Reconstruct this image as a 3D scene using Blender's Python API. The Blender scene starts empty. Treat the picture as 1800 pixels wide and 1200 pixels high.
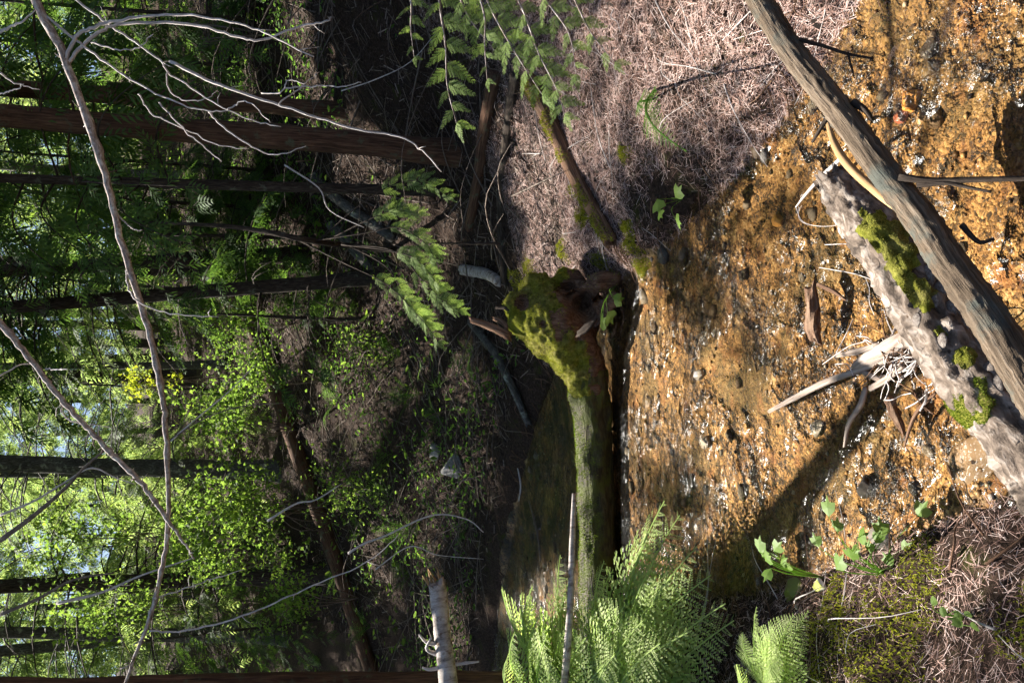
import bpy, bmesh, math
import numpy as np
from mathutils import Vector, Matrix

# ------------------------------------------------------------------ camera, sky, sun, exposure
scene = bpy.context.scene
CAM_H = 1.8                       # metres above the water
PITCH = math.radians(13.0)
FPX = 900 / math.tan(math.radians(34.5))     # focal length in photograph pixels (1800 wide)
cam_data = bpy.data.cameras.new('camera')
cam = bpy.data.objects.new('camera', cam_data)
scene.collection.objects.link(cam)
cam_data.sensor_fit = 'HORIZONTAL'
cam_data.sensor_width = 36.0
cam_data.lens = 18.0 / math.tan(math.radians(34.5))
cam_data.clip_start = 0.05
cam_data.clip_end = 500
FW = np.array([0, math.cos(PITCH), -math.sin(PITCH)])
UP = np.array([0, math.sin(PITCH), math.cos(PITCH)])
RT = np.array([1.0, 0, 0])
# the phone was held upright and the picture saved on its side: picture right = world down
cam.matrix_world = Matrix(((-UP[0], RT[0], -FW[0], 0), (-UP[1], RT[1], -FW[1], 0),
                           (-UP[2], RT[2], -FW[2], CAM_H), (0, 0, 0, 1)))
scene.camera = cam
CAMP = np.array([0, 0, CAM_H])

SUN = np.array([-0.44, 0.58, 1.05]); SUN /= np.linalg.norm(SUN)
world = bpy.data.worlds.new('World'); scene.world = world; world.use_nodes = True
wn = world.node_tree.nodes; wl = world.node_tree.links
sky = wn.new('ShaderNodeTexSky'); sky.sky_type = 'NISHITA'; sky.sun_disc = False
sky.sun_elevation = math.asin(SUN[2]); sky.sun_rotation = math.atan2(SUN[0], SUN[1])
bg = wn['Background']; bg.inputs['Strength'].default_value = 0.05
wl.new(sky.outputs['Color'], bg.inputs['Color'])
sl = bpy.data.lights.new('sun', 'SUN'); sl.energy = 5.0; sl.angle = math.radians(0.53); sl.color = (1.0, 0.95, 0.87)
so = bpy.data.objects.new('sun', sl); scene.collection.objects.link(so)
so.rotation_euler = Vector(SUN).to_track_quat('Z', 'Y').to_euler(); so.location = (-8, 12, 20)
scene.view_settings.view_transform = 'Standard'
scene.view_settings.look = 'None'
scene.view_settings.exposure = 1.7
scene.view_settings.gamma = 1.0
scene.view_settings.use_curve_mapping = False
scene.cycles.use_denoising = True
scene.cycles.use_adaptive_sampling = True
scene.cycles.adaptive_threshold = 0.03
scene.cycles.use_light_tree = False
scene.cycles.max_bounces = 6
scene.cycles.diffuse_bounces = 2
scene.cycles.transmission_bounces = 4
scene.cycles.transparent_max_bounces = 8
scene.cycles.sample_clamp_indirect = 4.0
scene.cycles.caustics_reflective = False
scene.cycles.caustics_refractive = False

R = np.random.default_rng(7)

# ------------------------------------------------------------------ picture <-> place
def ray(px, py):
    r = (600 - py) / FPX; d = (px - 900) / FPX
    return FW + r * RT - d * UP
def at(px, py, t):                     # point t metres in front of the camera
    return CAMP + ray(px, py) * t
def atz(px, py, z):                    # point at height z
    d = ray(px, py); return CAMP + d * ((z - CAM_H) / d[2])
def aty(px, py, y):                    # point at distance y along the ground
    d = ray(px, py); return CAMP + d * (y / d[1])
def pix(P):
    Q = np.atleast_2d(P) - CAMP
    t = Q @ FW
    return np.stack([900 - (Q @ UP) / t * FPX, 600 - (Q @ RT) / t * FPX, t], 1)

# ------------------------------------------------------------------ noise
def _hash(i, j, k):
    n = (i * 374761393 + j * 668265263 + k * 2147483647 * 3 + 1013904223) & 0xFFFFFFFF
    n = ((n ^ (n >> 13)) * 1274126177) & 0xFFFFFFFF
    n = ((n ^ (n >> 16)) * 2246822519) & 0xFFFFFFFF
    return ((n ^ (n >> 15)) & 0xFFFFFF) / 0xFFFFFF
def vnoise(P):
    P = np.asarray(P, float)
    I = np.floor(P).astype(np.int64); f = P - I; f = f * f * (3 - 2 * f)
    out = 0
    for a in (0, 1):
        wx = f[:, 0] if a else 1 - f[:, 0]
        for b in (0, 1):
            wy = f[:, 1] if b else 1 - f[:, 1]
            for c in (0, 1):
                wz = f[:, 2] if c else 1 - f[:, 2]
                out = out + wx * wy * wz * _hash(I[:, 0] + a, I[:, 1] + b, I[:, 2] + c)
    return out * 2 - 1
def fbm(P, o=3):
    s = 0; a = 1.0; t = 0
    for i in range(o):
        s = s + a * vnoise(P * 2 ** i + 17.3 * i); t += a; a *= .5
    return s / t
def nz(x, y, sc, o=3, off=0):
    return fbm(np.stack([np.ravel(x) * sc + off, np.ravel(y) * sc + off * 1.7, np.full(np.size(x), off * .31)], 1), o).reshape(np.shape(x))

# ------------------------------------------------------------------ terrain
CL = np.array([(-9, 9.6, .8), (-6, 8.9, .8), (-4, 8.0, .85), (-2.7, 7.2, .9), (-1.6, 6.3, .95), (-.95, 5.4, 1.0), (-.55, 4.4, 1.02), (-.27, 3.4, .96),
               (.2, 2.35, .88), (.72, 1.5, .92), (1.5, .4, 1.0), (2.6, -.8, 1.0), (4.5, -2.5, 1.0)])
def catmull(P, n):
    P = np.asarray(P, float)
    A = np.vstack([2 * P[0] - P[1], P, 2 * P[-1] - P[-2]])
    m = len(P) - 1; out = []
    for u in np.linspace(0, m, n):
        i = min(int(u), m - 1); t = u - i
        p0, p1, p2, p3 = A[i:i + 4]
        out.append(.5 * ((2 * p1) + (-p0 + p2) * t + (2 * p0 - 5 * p1 + 4 * p2 - p3) * t * t + (-p0 + 3 * p1 - 3 * p2 + p3) * t ** 3))
    return np.array(out)
CLD = catmull(CL, 160)
CLT = np.gradient(CLD[:, :2], axis=0); CLT /= np.linalg.norm(CLT, axis=1)[:, None]
def sdist(x, y):
    x = np.ravel(x); y = np.ravel(y)
    D = np.empty(len(x)); S = np.empty(len(x))
    for a in range(0, len(x), 40000):
        b = slice(a, a + 40000)
        dx = x[b, None] - CLD[None, :, 0]; dy = y[b, None] - CLD[None, :, 1]
        e = np.sqrt(dx * dx + dy * dy) - CLD[None, :, 2]
        i = e.argmin(1); r = np.arange(len(i))
        D[b] = e[r, i]
        S[b] = np.sign(CLT[i, 0] * dy[r, i] - CLT[i, 1] * dx[r, i])     # + : the hill side
    return D, S
def height(x, y):
    sh = np.shape(x); x = np.ravel(np.asarray(x, float)); y = np.ravel(np.asarray(y, float))
    D, S = sdist(x, y)
    D = D + (.10 * nz(x, y, 1.7, 3, 3.1) + .085 * nz(x, y, 6.5, 3, 13.1)) * np.clip(1 - np.abs(D) / 2, 0.2, 1)
    hill = np.interp(D, [-.1, 0, .06, .3, 1.3, 2.0, 3.3, 5.2, 10, 20, 60], [0, 0, .07, .16, .48, .80, 1.65, 2.75, 4.9, 8.2, 20])
    lump_ = .09 * np.clip(D / .3, 0, 1) * nz(x, y, 2.3, 3, 41.)
    left = lump_ + np.interp(D, [-.1, 0, .08, .5, 1.5, 3, 5, 60], [0, 0, .08, .22, .36, .85, 1.6, 9])
    h = np.where(S > 0, hill, left)
    out = np.clip(D / .3, 0, 1)
    h = h + out * (.05 * nz(x, y, 1.1, 3, 9.0) + .075 * nz(x, y, 3.1, 3, 5.0)) + np.clip(D / 3, 0, 1) * .15 * nz(x, y, .6, 3, 2.0)
    inn = np.clip(-D / .35, 0, 1)
    bed = -inn * (.055 + .03 * nz(x, y, 1.3, 2, 1.0)) + np.clip(-D / .1, 0, 1) * .006 * nz(x, y, 9, 3, 6.0)
    return (h + np.where(D < 0, bed, 0)).reshape(sh)
LX = np.arange(-17, 17.01, .08); LY = np.arange(-4, 42.01, .08)
_X, _Y = np.meshgrid(LX, LY); _H = height(_X, _Y)
def hfast(x, y):
    sh = np.shape(x); x = np.ravel(np.asarray(x, float)); y = np.ravel(np.asarray(y, float))
    u = np.clip((x - LX[0]) / .08, 0, len(LX) - 1.001); v = np.clip((y - LY[0]) / .08, 0, len(LY) - 1.001)
    i = u.astype(int); j = v.astype(int); f = u - i; g = v - j
    return ((_H[j, i] * (1 - f) + _H[j, i + 1] * f) * (1 - g) + (_H[j + 1, i] * (1 - f) + _H[j + 1, i + 1] * f) * g).reshape(sh)
def G(px, py):                          # where the line of sight meets the ground
    d = ray(px, py); ts = np.arange(1.2, 60, .03)
    P = CAMP + d[None] * ts[:, None]
    g = hfast(P[:, 0], P[:, 1]); z = np.maximum(g, 0)
    k = np.argmax(P[:, 2] < z)
    return P[k].copy() if (P[:, 2] < z).any() else P[-1]

# ------------------------------------------------------------------ meshes
COL = scene.collection
BASE = {}
def mesh(name, V, F, tc=None, smooth=True):
    V = np.asarray(V, np.float32); F = [np.asarray(f, np.int32) for f in (F if isinstance(F, list) else [F]) if len(f)]
    me = bpy.data.meshes.new(name)
    me.vertices.add(len(V)); me.vertices.foreach_set('co', V.ravel())
    nl = sum(f.size for f in F); npoly = sum(len(f) for f in F)
    me.loops.add(nl); me.loops.foreach_set('vertex_index', np.concatenate([f.ravel() for f in F]))
    st = []; o = 0
    for f in F:
        st.append(o + np.arange(len(f)) * f.shape[1]); o += f.size
    me.polygons.add(npoly); me.polygons.foreach_set('loop_start', np.concatenate(st).astype(np.int32))
    me.polygons.foreach_set('use_smooth', np.full(npoly, smooth))
    if tc is not None:
        a = me.attributes.new('tc', 'FLOAT_VECTOR', 'POINT'); a.data.foreach_set('vector', np.asarray(tc, np.float32).ravel())
    me.update(calc_edges=True)
    return me
def join(items):
    """[(V,F,tc)] -> one V,[tri,quad],tc"""
    V = []; T = []; Q = []; C = []; o = 0
    for it in items:
        v = it[0]; f = it[1] if isinstance(it[1], list) else [it[1]]
        for g in f:
            if len(g): (T if np.shape(g)[1] == 3 else Q).append(np.asarray(g) + o)
        V.append(v); C.append(it[2] if len(it) > 2 and it[2] is not None else v); o += len(v)
    F = []
    if T: F.append(np.vstack(T))
    if Q: F.append(np.vstack(Q))
    return np.vstack(V), F, np.vstack(C)
def thing(name, label, cat, loc, group=None):
    o = bpy.data.objects.new(name, None); COL.objects.link(o); o.empty_display_size = .1
    o.location = [float(v) for v in loc]; o['label'] = label; o['category'] = cat
    if group: o['group'] = group
    BASE[o.name] = np.array(loc, float)
    return o
def part(name, geo, mat, parent, smooth=True, stuff=False, label=None):
    b = BASE[parent.name]
    me = mesh(name, np.asarray(geo[0]) - b, geo[1], geo[2] if len(geo) > 2 else None, smooth)
    me.materials.append(mat)
    o = bpy.data.objects.new(name, me); COL.objects.link(o); o.parent = parent
    BASE[o.name] = b
    if stuff: o['kind'] = 'stuff'
    if label: o['label'] = label
    return o
def single(name, geo, mat, label=None, cat=None, group=None, kind=None, smooth=True, loc=None):
    V = np.asarray(geo[0])
    if loc is None: loc = np.array([V[:, 0].mean(), V[:, 1].mean(), V[:, 2].min()]) if kind is None else np.zeros(3)
    me = mesh(name, V - loc, geo[1], geo[2] if len(geo) > 2 else None, smooth); me.materials.append(mat)
    o = bpy.data.objects.new(name, me); COL.objects.link(o); o.location = [float(v) for v in loc]
    BASE[o.name] = np.array(loc, float)
    if label: o['label'] = label
    if cat: o['category'] = cat
    if group: o['group'] = group
    if kind: o['kind'] = kind
    return o
def norm(v): return v / (np.linalg.norm(v, axis=-1, keepdims=True) + 1e-9)
def tube(P, rad, n=8, rough=0.0, rs=6.0, seed=0, sub=0, cap=True, jag=0.0):
    P = np.asarray(P, float)
    rad = np.broadcast_to(np.asarray(rad, float), (len(P),)) if np.size(rad) in (1, len(P)) else np.interp(np.linspace(0, 1, len(P)), np.linspace(0, 1, len(rad)), rad)
    if sub:
        k = np.linspace(0, 1, len(P)); P = catmull(P, sub); rad = np.interp(np.linspace(0, 1, sub), k, rad)
    m = len(P); T = norm(np.gradient(P, axis=0))
    a = np.array([0, 0, 1.0]) if abs(T[0, 2]) < .8 else np.array([1.0, 0, 0])
    N = np.empty_like(P); N[0] = norm(a - a.dot(T[0]) * T[0])
    for i in range(1, m): N[i] = norm(N[i - 1] - N[i - 1].dot(T[i]) * T[i])
    B = np.cross(T, N)
    th = np.arange(n) * 2 * np.pi / n
    L = np.concatenate([[0], np.cumsum(np.linalg.norm(np.diff(P, axis=0), axis=1))])
    ring = np.cos(th)[None, :, None] * N[:, None] + np.sin(th)[None, :, None] * B[:, None]
    rr = np.repeat(rad[:, None], n, 1)
    tc = np.stack([np.cos(th)[None] * rr, np.sin(th)[None] * rr, np.repeat(L[:, None], n, 1)], 2)
    if rough:
        q = tc.reshape(-1, 3) * np.array([rs, rs, rs * .35]) / max(rad.max(), .01) * .35 + seed * 7.7
        rr = rr * (1 + rough * fbm(q, 3).reshape(m, n))
    V = P[:, None] + ring * rr[:, :, None]
    if jag:
        j = np.random.default_rng(seed + 5).uniform(-1, 1, n) * jag
        V[-1] += T[-1] * j[:, None]; V[0] -= T[0] * np.roll(j, 3)[:, None]
    i = np.arange(m - 1)[:, None] * n; k = np.arange(n)[None]; k2 = (k + 1) % n
    Q = np.stack([i + k, i + k2, i + n + k2, i + n + k], 2).reshape(-1, 4)
    V = V.reshape(-1, 3); tc = tc.reshape(-1, 3); F = [Q]
    if cap:
        c0 = len(V); V = np.vstack([V, P[:1] - T[:1] * rad[0] * .12, P[-1:] + T[-1:] * rad[-1] * .12])
        tc = np.vstack([tc, [[0, 0, 0]], [[0, 0, L[-1]]]])
        kk = np.arange(n)
        F = [np.vstack([np.stack([np.full(n, c0), (kk + 1) % n, kk], 1), np.stack([np.full(n, c0 + 1), (m - 1) * n + kk, (m - 1) * n + (kk + 1) % n], 1)]), Q]
    return V, F, tc
def frames(X, upv, scale, jit=0, rng=R):
    X = norm(X)
    if jit: X = norm(X + rng.normal(0, jit, X.shape)); upv = upv + rng.normal(0, jit, X.shape)
    Z = norm(upv - (upv * X).sum(1, keepdims=True) * X); Y = np.cross(Z, X)
    M = np.stack([X, Y, Z], 2)
    sc = np.asarray(scale, float)
    return M * (sc[:, None, None] if sc.ndim == 1 else sc[:, None, :])
def place(proto, M, O):
    V, F = proto[0], proto[1]
    k = len(O); n = len(V)
    VV = np.einsum('kij,nj->kni', M, V) + O[:, None]
    FF = [(np.asarray(f)[None] + (np.arange(k) * n)[:, None, None]).reshape(-1, np.shape(f)[1]) for f in (F if isinstance(F, list) else [F])]
    return VV.reshape(-1, 3), FF, None

# ------------------------------------------------------------------ materials
def new_mat(name):
    m = bpy.data.materials.new(name); m.use_nodes = True
    nt = m.node_tree; nt.nodes.clear()
    out = nt.nodes.new('ShaderNodeOutputMaterial')
    return m, nt, out
def nd(nt, t, **kw):
    n = nt.nodes.new(t)
    for k, v in kw.items():
        if k in n.inputs.keys(): n.inputs[k].default_value = v
        else: setattr(n, k, v)
    return n
def ramp(nt, fac, stops):
    r = nt.nodes.new('ShaderNodeValToRGB'); e = r.color_ramp.elements
    while len(e) < len(stops): e.new(.5)
    for i, (p, c) in enumerate(stops):
        e[i].position = p; e[i].color = (*c, 1)
    nt.links.new(fac, r.inputs['Fac']); return r.outputs['Color']
def mixc(nt, fac, a, b, bt='MIX'):
    m = nt.nodes.new('ShaderNodeMix'); m.data_type = 'RGBA'; m.blend_type = bt
    for v, k in ((fac, 0), (a, 6), (b, 7)):
        if isinstance(v, (int, float)): m.inputs[k].default_value = v
        elif isinstance(v, tuple): m.inputs[k].default_value = (*v, 1)
        else: nt.links.new(v, m.inputs[k])
    return m.outputs[2]
def coords(nt, kind, scale=(1, 1, 1)):
    if kind == 'tc':
        c = nt.nodes.new('ShaderNodeAttribute'); c.attribute_name = 'tc'; s = c.outputs['Vector']
    else:
        c = nt.nodes.new('ShaderNodeTexCoord'); s = c.outputs['Object']
    mp = nt.nodes.new('ShaderNodeMapping'); mp.inputs['Scale'].default_value = scale
    nt.links.new(s, mp.inputs['Vector']); return mp.outputs['Vector']
def noise_n(nt, vec, scale, detail=4, rough=.6, dist=0):
    n = nt.nodes.new('ShaderNodeTexNoise'); n.inputs['Scale'].default_value = scale; n.inputs['Detail'].default_value = detail
    n.inputs['Roughness'].default_value = rough; n.inputs['Distortion'].default_value = dist
    nt.links.new(vec, n.inputs['Vector']); return n.outputs['Fac']
def bump(nt, h, strength, dist):
    b = nt.nodes.new('ShaderNodeBump'); b.inputs['Strength'].default_value = strength; b.inputs['Distance'].default_value = dist
    nt.links.new(h, b.inputs['Height']); return b.outputs['Normal']
def math_n(nt, op, a, b=None, clamp=False):
    m = nt.nodes.new('ShaderNodeMath'); m.operation = op; m.use_clamp = clamp
    for i, v in enumerate((a, b)):
        if v is None: continue
        if isinstance(v, (int, float)): m.inputs[i].default_value = v
        else: nt.links.new(v, m.inputs[i])
    return m.outputs[0]
def prin(nt, out, col, rough=.85, spec=.25, normal=None):
    p = nt.nodes.new('ShaderNodeBsdfPrincipled')
    p.inputs['Roughness'].default_value = rough; p.inputs['Specular IOR Level'].default_value = spec
    if isinstance(col, tuple): p.inputs['Base Color'].default_value = (*col, 1)
    else: nt.links.new(col, p.inputs['Base Color'])
    if normal is not None: nt.links.new(normal, p.inputs['Normal'])
    nt.links.new(p.outputs[0], out.inputs['Surface']); return p
def bark(name, cols, fine=60, stretch=.12, patch=None, patch_amt=.5, patch_scale=9, bstr=.8, bd=.012, rings=False, rough=.9):
    m, nt, out = new_mat(name)
    v = coords(nt, 'tc', (1, 1, stretch if not rings else 2.5))
    n1 = noise_n(nt, v, fine, 6, .65, .4)
    c = ramp(nt, n1, [(.28, cols[0]), (.5, cols[1]), (.72, cols[2])])
    v2 = coords(nt, 'tc')
    if patch:
        n2 = noise_n(nt, v2, patch_scale, 5, .65)
        f = ramp(nt, n2, [(patch_amt, (0, 0, 0)), (patch_amt + .12, (1, 1, 1))])
        c = mixc(nt, f, c, patch)
    n3 = noise_n(nt, v2, 3.0, 3)
    c = mixc(nt, .6, c, ramp(nt, n3, [(.3, (.55, .55, .55)), (.7, (1.25, 1.2, 1.15))]), 'MULTIPLY')
    prin(nt, out, c, rough, .2, bump(nt, n1, bstr, bd)); return m
def leaf(name, cols, trans, tmix=.45, rough=.6, spec=.12):
    m, nt, out = new_mat(name)
    g = nt.nodes.new('ShaderNodeNewGeometry')
    c = ramp(nt, g.outputs['Random Per Island'], [(0, cols[0]), (.5, cols[1]), (1, cols[2])])
    p = nt.nodes.new('ShaderNodeBsdfPrincipled'); p.inputs['Roughness'].default_value = rough; p.inputs['Specular IOR Level'].default_value = spec
    nt.links.new(c, p.inputs['Base Color'])
    t = nt.nodes.new('ShaderNodeBsdfTranslucent')
    c2 = mixc(nt, 1.0, ramp(nt, g.outputs['Random Per Island'], [(0, (.65, .7, .6)), (.6, (1, 1, 1)), (1, (1.3, 1.15, .9))]), trans, 'MULTIPLY')
    nt.links.new(c2, t.inputs['Color'])
    mx = nt.nodes.new('ShaderNodeMixShader'); mx.inputs[0].default_value = tmix
    nt.links.new(p.outputs[0], mx.inputs[1]); nt.links.new(t.outputs[0], mx.inputs[2])
    nt.links.new(mx.outputs[0], out.inputs['Surface']); return m
def fleck(name, stops, rough=.85, spec=.2):                       # one colour per separate little piece
    m, nt, out = new_mat(name)
    g = nt.nodes.new('ShaderNodeNewGeometry')
    prin(nt, out, ramp(nt, g.outputs['Random Per Island'], stops), rough, spec); return m
def rock(name, cols, sc=14, moss=None, wet=.55, rnd=False):
    m, nt, out = new_mat(name)
    v = coords(nt, 'obj'); n = noise_n(nt, v, sc, 6, .65)
    if rnd:
        oi = nt.nodes.new('ShaderNodeObjectInfo')
        n = math_n(nt, 'ADD', math_n(nt, 'MULTIPLY', n, .45), math_n(nt, 'MULTIPLY', oi.outputs['Random'], .55))
    k = len(cols)
    c = ramp(nt, n, [(.25 + .5 * i / (k - 1), q) for i, q in enumerate(cols)])
    if moss:
        g = nt.nodes.new('ShaderNodeNewGeometry'); sx = nt.nodes.new('ShaderNodeSeparateXYZ'); nt.links.new(g.outputs['Normal'], sx.inputs[0])
        f = math_n(nt, 'MULTIPLY', sx.outputs['Z'], noise_n(nt, v, 9, 4))
        c = mixc(nt, ramp(nt, f, [(.28, (0, 0, 0)), (.4, (1, 1, 1))]), c, moss)
    prin(nt, out, c, wet, .4, bump(nt, noise_n(nt, v, sc * 4, 4), .5, .004)); return m

M_cedar = bark('cedar_bark', [(.022, .012, .008), (.095, .050, .030), (.20, .115, .07)], 70, .07, patch=(.10, .105, .065), patch_amt=.56)
M_dark = bark('dark_bark', [(.012, .009, .007), (.045, .033, .025), (.11, .09, .07)], 60, .2, patch=(.16, .18, .13), patch_amt=.6)
M_grey = bark('grey_bark', [(.03, .027, .024), (.085, .08, .07), (.19, .18, .165)], 50, .3, patch=(.30, .32, .26), patch_amt=.55)
M_sap = bark('sapling_bark', [(.09, .06, .045), (.38, .31, .27), (.74, .70, .67)], 90, .4, patch=(.60, .61, .56), patch_amt=.56, patch_scale=30, bstr=.4, bd=.003)
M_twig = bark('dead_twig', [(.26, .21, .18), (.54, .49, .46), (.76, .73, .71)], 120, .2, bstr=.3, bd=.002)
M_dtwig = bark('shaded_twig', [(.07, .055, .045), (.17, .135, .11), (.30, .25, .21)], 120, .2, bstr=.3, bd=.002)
M_wood = bark('weathered_wood', [(.022, .016, .011), (.125, .092, .062), (.25, .20, .15)], 130, .04, patch=(.09, .095, .08), patch_amt=.52, patch_scale=9, bstr=1, bd=.008)
M_pale = bark('bleached_driftwood', [(.14, .095, .07), (.36, .29, .24), (.56, .50, .45)], 70, .06, bstr=.8, bd=.004)
M_tan = bark('peeled_root', [(.22, .12, .05), (.46, .29, .14), (.60, .43, .25)], 60, .1, bstr=.4, bd=.003)
M_rot = bark('rotten_wood', [(.04, .020, .012), (.16, .09, .055), (.32, .22, .15)], 60, .06, bstr=1, bd=.01)
M_birch = bark('birch_bark', [(.10, .075, .06), (.42, .37, .33), (.66, .61, .57)], 16, .3, patch=(.14, .09, .055), patch_amt=.55, patch_scale=22, rings=True, bstr=.6, bd=.004)
M_log = bark('wet_log_bark', [(.016, .013, .007), (.06, .05, .022), (.13, .115, .055)], 50, .2, patch=(.09, .10, .02), patch_amt=.47, patch_scale=8, bstr=.9, bd=.012, rough=.6)
M_rotlog = bark('lichen_log_bark', [(.012, .009, .007), (.18, .14, .11), (.46, .41, .36)], 38, .5, patch=(.045, .035, .028), patch_amt=.56, patch_scale=34, bstr=1, bd=.01)
M_fung = bark('bracket_fungus', [(.06, .05, .042), (.19, .16, .14), (.40, .37, .33)], 50, 1, bstr=.6, bd=.004)
M_moss = leaf('moss', [(.10, .12, .012), (.22, .24, .025), (.34, .34, .05)], (.42, .44, .04), .3, .8, .1)
M_mossp = leaf('pale_moss', [(.20, .22, .04), (.34, .36, .08), (.50, .50, .16)], (.55, .55, .1), .35, .8, .1)
M_moss2 = leaf('dark_moss', [(.06, .09, .010), (.12, .17, .017), (.21, .27, .03)], (.26, .38, .03), .3, .8, .1)
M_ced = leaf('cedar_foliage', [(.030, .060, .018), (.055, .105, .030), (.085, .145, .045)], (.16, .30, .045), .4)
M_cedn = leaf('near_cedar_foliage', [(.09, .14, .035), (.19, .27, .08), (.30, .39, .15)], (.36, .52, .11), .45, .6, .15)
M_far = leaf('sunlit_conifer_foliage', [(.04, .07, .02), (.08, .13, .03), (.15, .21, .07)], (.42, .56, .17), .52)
M_maple = leaf('maple_leaf', [(.02, .05, .008), (.07, .13, .018), (.13, .20, .035)], (.29, .46, .07), .5)
M_yell = leaf('yellow_green_leaf', [(.22, .28, .015), (.24, .29, .02), (.30, .34, .03)], (.55, .62, .05), .5)
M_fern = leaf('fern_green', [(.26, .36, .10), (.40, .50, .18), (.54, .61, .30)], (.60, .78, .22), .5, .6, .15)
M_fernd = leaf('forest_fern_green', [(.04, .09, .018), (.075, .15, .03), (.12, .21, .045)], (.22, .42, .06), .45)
M_herb = leaf('herb_leaf', [(.12, .20, .04), (.17, .27, .055), (.23, .33, .08)], (.36, .58, .08), .45, .5, .3)
M_need = fleck('needle_litter', [(0, (.07, .038, .03)), (.25, (.22, .125, .095)), (.65, (.45, .30, .25)), (1, (.64, .52, .47))])
M_litter = fleck('forest_litter', [(0, (.012, .008, .006)), (.5, (.045, .03, .022)), (.85, (.12, .085, .065)), (1, (.28, .22, .18))])
M_gravel = fleck('gravel', [(0, (.018, .012, .008)), (.35, (.085, .045, .018)), (.6, (.22, .12, .04)), (.88, (.34, .21, .085)), (1, (.46, .41, .34))], .5, .4)
M_stone = rock('stream_stone', [(.02, .016, .012), (.10, .06, .03), (.14, .09, .05), (.17, .15, .125), (.05, .04, .028)], 12, rnd=True)

def ground_mat():
    m, nt, out = new_mat('forest_floor')
    v = coords(nt, 'obj')
    n1 = noise_n(nt, v, 3.5, 8, .7); n2 = noise_n(nt, v, 45, 5, .7, .5)
    c = ramp(nt, n2, [(.25, (.012, .008, .006)), (.5, (.045, .029, .021)), (.75, (.12, .08, .06))])
    c = mixc(nt, ramp(nt, n1, [(.57, (0, 0, 0)), (.66, (.8, .8, .8))]), c, (.05, .058, .01))
    prin(nt, out, c, .95, .1, bump(nt, n2, 1, .03)); return m
def bed_mat():
    m, nt, out = new_mat('stream_bed_gravel')
    v0 = coords(nt, 'obj')
    nw = nt.nodes.new('ShaderNodeTexNoise'); nw.inputs['Scale'].default_value = 22; nw.inputs['Detail'].default_value = 3; nt.links.new(v0, nw.inputs['Vector'])
    sc = nt.nodes.new('ShaderNodeVectorMath'); sc.operation = 'MULTIPLY_ADD'; sc.inputs[1].default_value = (.035, .035, .035)
    nt.links.new(nw.outputs['Color'], sc.inputs[0]); nt.links.new(v0, sc.inputs[2]); v = sc.outputs[0]
    def cells(scale):
        vo = nt.nodes.new('ShaderNodeTexVoronoi'); vo.inputs['Scale'].default_value = scale; nt.links.new(v, vo.inputs['Vector'])
        sx = nt.nodes.new('ShaderNodeSeparateColor'); nt.links.new(vo.outputs['Color'], sx.inputs[0]); return vo.outputs['Distance'], sx.outputs[0]
    d1, c1 = cells(105); d2, c2 = cells(40)
    n0 = noise_n(nt, v0, 4.5, 6, .7); n2 = noise_n(nt, v0, 170, 3, .6); n9 = noise_n(nt, v0, 17, 5, .6, .6)
    def wsum(*p):
        r = None
        for x, w in p:
            q = math_n(nt, 'MULTIPLY', x, w); r = q if r is None else math_n(nt, 'ADD', r, q)
        return r
    f = wsum((c1, .24), (c2, .15), (n0, .52), (n9, .25), (n2, .14))
    c = ramp(nt, f, [(.45, (.011, .008, .005)), (.55, (.06, .033, .012)), (.645, (.19, .098, .031)), (.765, (.35, .205, .073)), (.91, (.50, .37, .20))])
    ng = noise_n(nt, v0, 2.2, 4)
    c = mixc(nt, ramp(nt, ng, [(.47, (0, 0, 0)), (.6, (.62, .62, .62))]), c, (.055, .044, .016))
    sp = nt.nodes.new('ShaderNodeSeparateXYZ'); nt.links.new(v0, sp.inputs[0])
    pool_shade = math_n(nt, 'MULTIPLY', math_n(nt, 'SUBTRACT', sp.outputs['Y'], 4.95), 2.0, True)  # far pool's shade and dark forest reflection painted into the bed colour
    c = mixc(nt, math_n(nt, 'MULTIPLY', pool_shade, ramp(nt, n0, [(.42, (1, 1, 1)), (.60, (.1, .1, .1))])), c, (.018, .014, .007))
    c = mixc(nt, ramp(nt, noise_n(nt, v0, 6.5, 3), [(.56, (0, 0, 0)), (.7, (.55, .55, .55))]), c, (.26, .10, .03))
    prin(nt, out, c, .6, .35, bump(nt, wsum((d1, -.5), (d2, -.5), (n2, .5), (n9, .6)), 1, .012)); return m
def water_mat():
    m, nt, out = new_mat('stream_water')
    v = coords(nt, 'obj', (1, 1, 1))
    n1 = noise_n(nt, v, 11, 3, .55, .5); n2 = noise_n(nt, v, 38, 3, .6, .4)
    ms = ramp(nt, noise_n(nt, v, 2.6, 3), [(.46, (.12, .12, .12)), (.62, (1, 1, 1))])
    h = math_n(nt, 'MULTIPLY', math_n(nt, 'ADD', n1, math_n(nt, 'MULTIPLY', n2, .5)), ms)
    nrm = bump(nt, h, 1.0, .055)
    fr = nt.nodes.new('ShaderNodeFresnel'); fr.inputs['IOR'].default_value = 1.33; nt.links.new(nrm, fr.inputs['Normal'])
    gl = nt.nodes.new('ShaderNodeBsdfGlossy'); gl.inputs['Roughness'].default_value = .19; nt.links.new(nrm, gl.inputs['Normal'])
    tr = nt.nodes.new('ShaderNodeBsdfTransparent'); tr.inputs['Color'].default_value = (1, .93, .80, 1)
    mx = nt.nodes.new('ShaderNodeMixShader')
    nt.links.new(fr.outputs[0], mx.inputs[0]); nt.links.new(tr.outputs[0], mx.inputs[1]); nt.links.new(gl.outputs[0], mx.inputs[2])
    nt.links.new(mx.outputs[0], out.inputs['Surface']); return m
M_ground = ground_mat(); M_bed = bed_mat(); M_water = water_mat()

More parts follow.
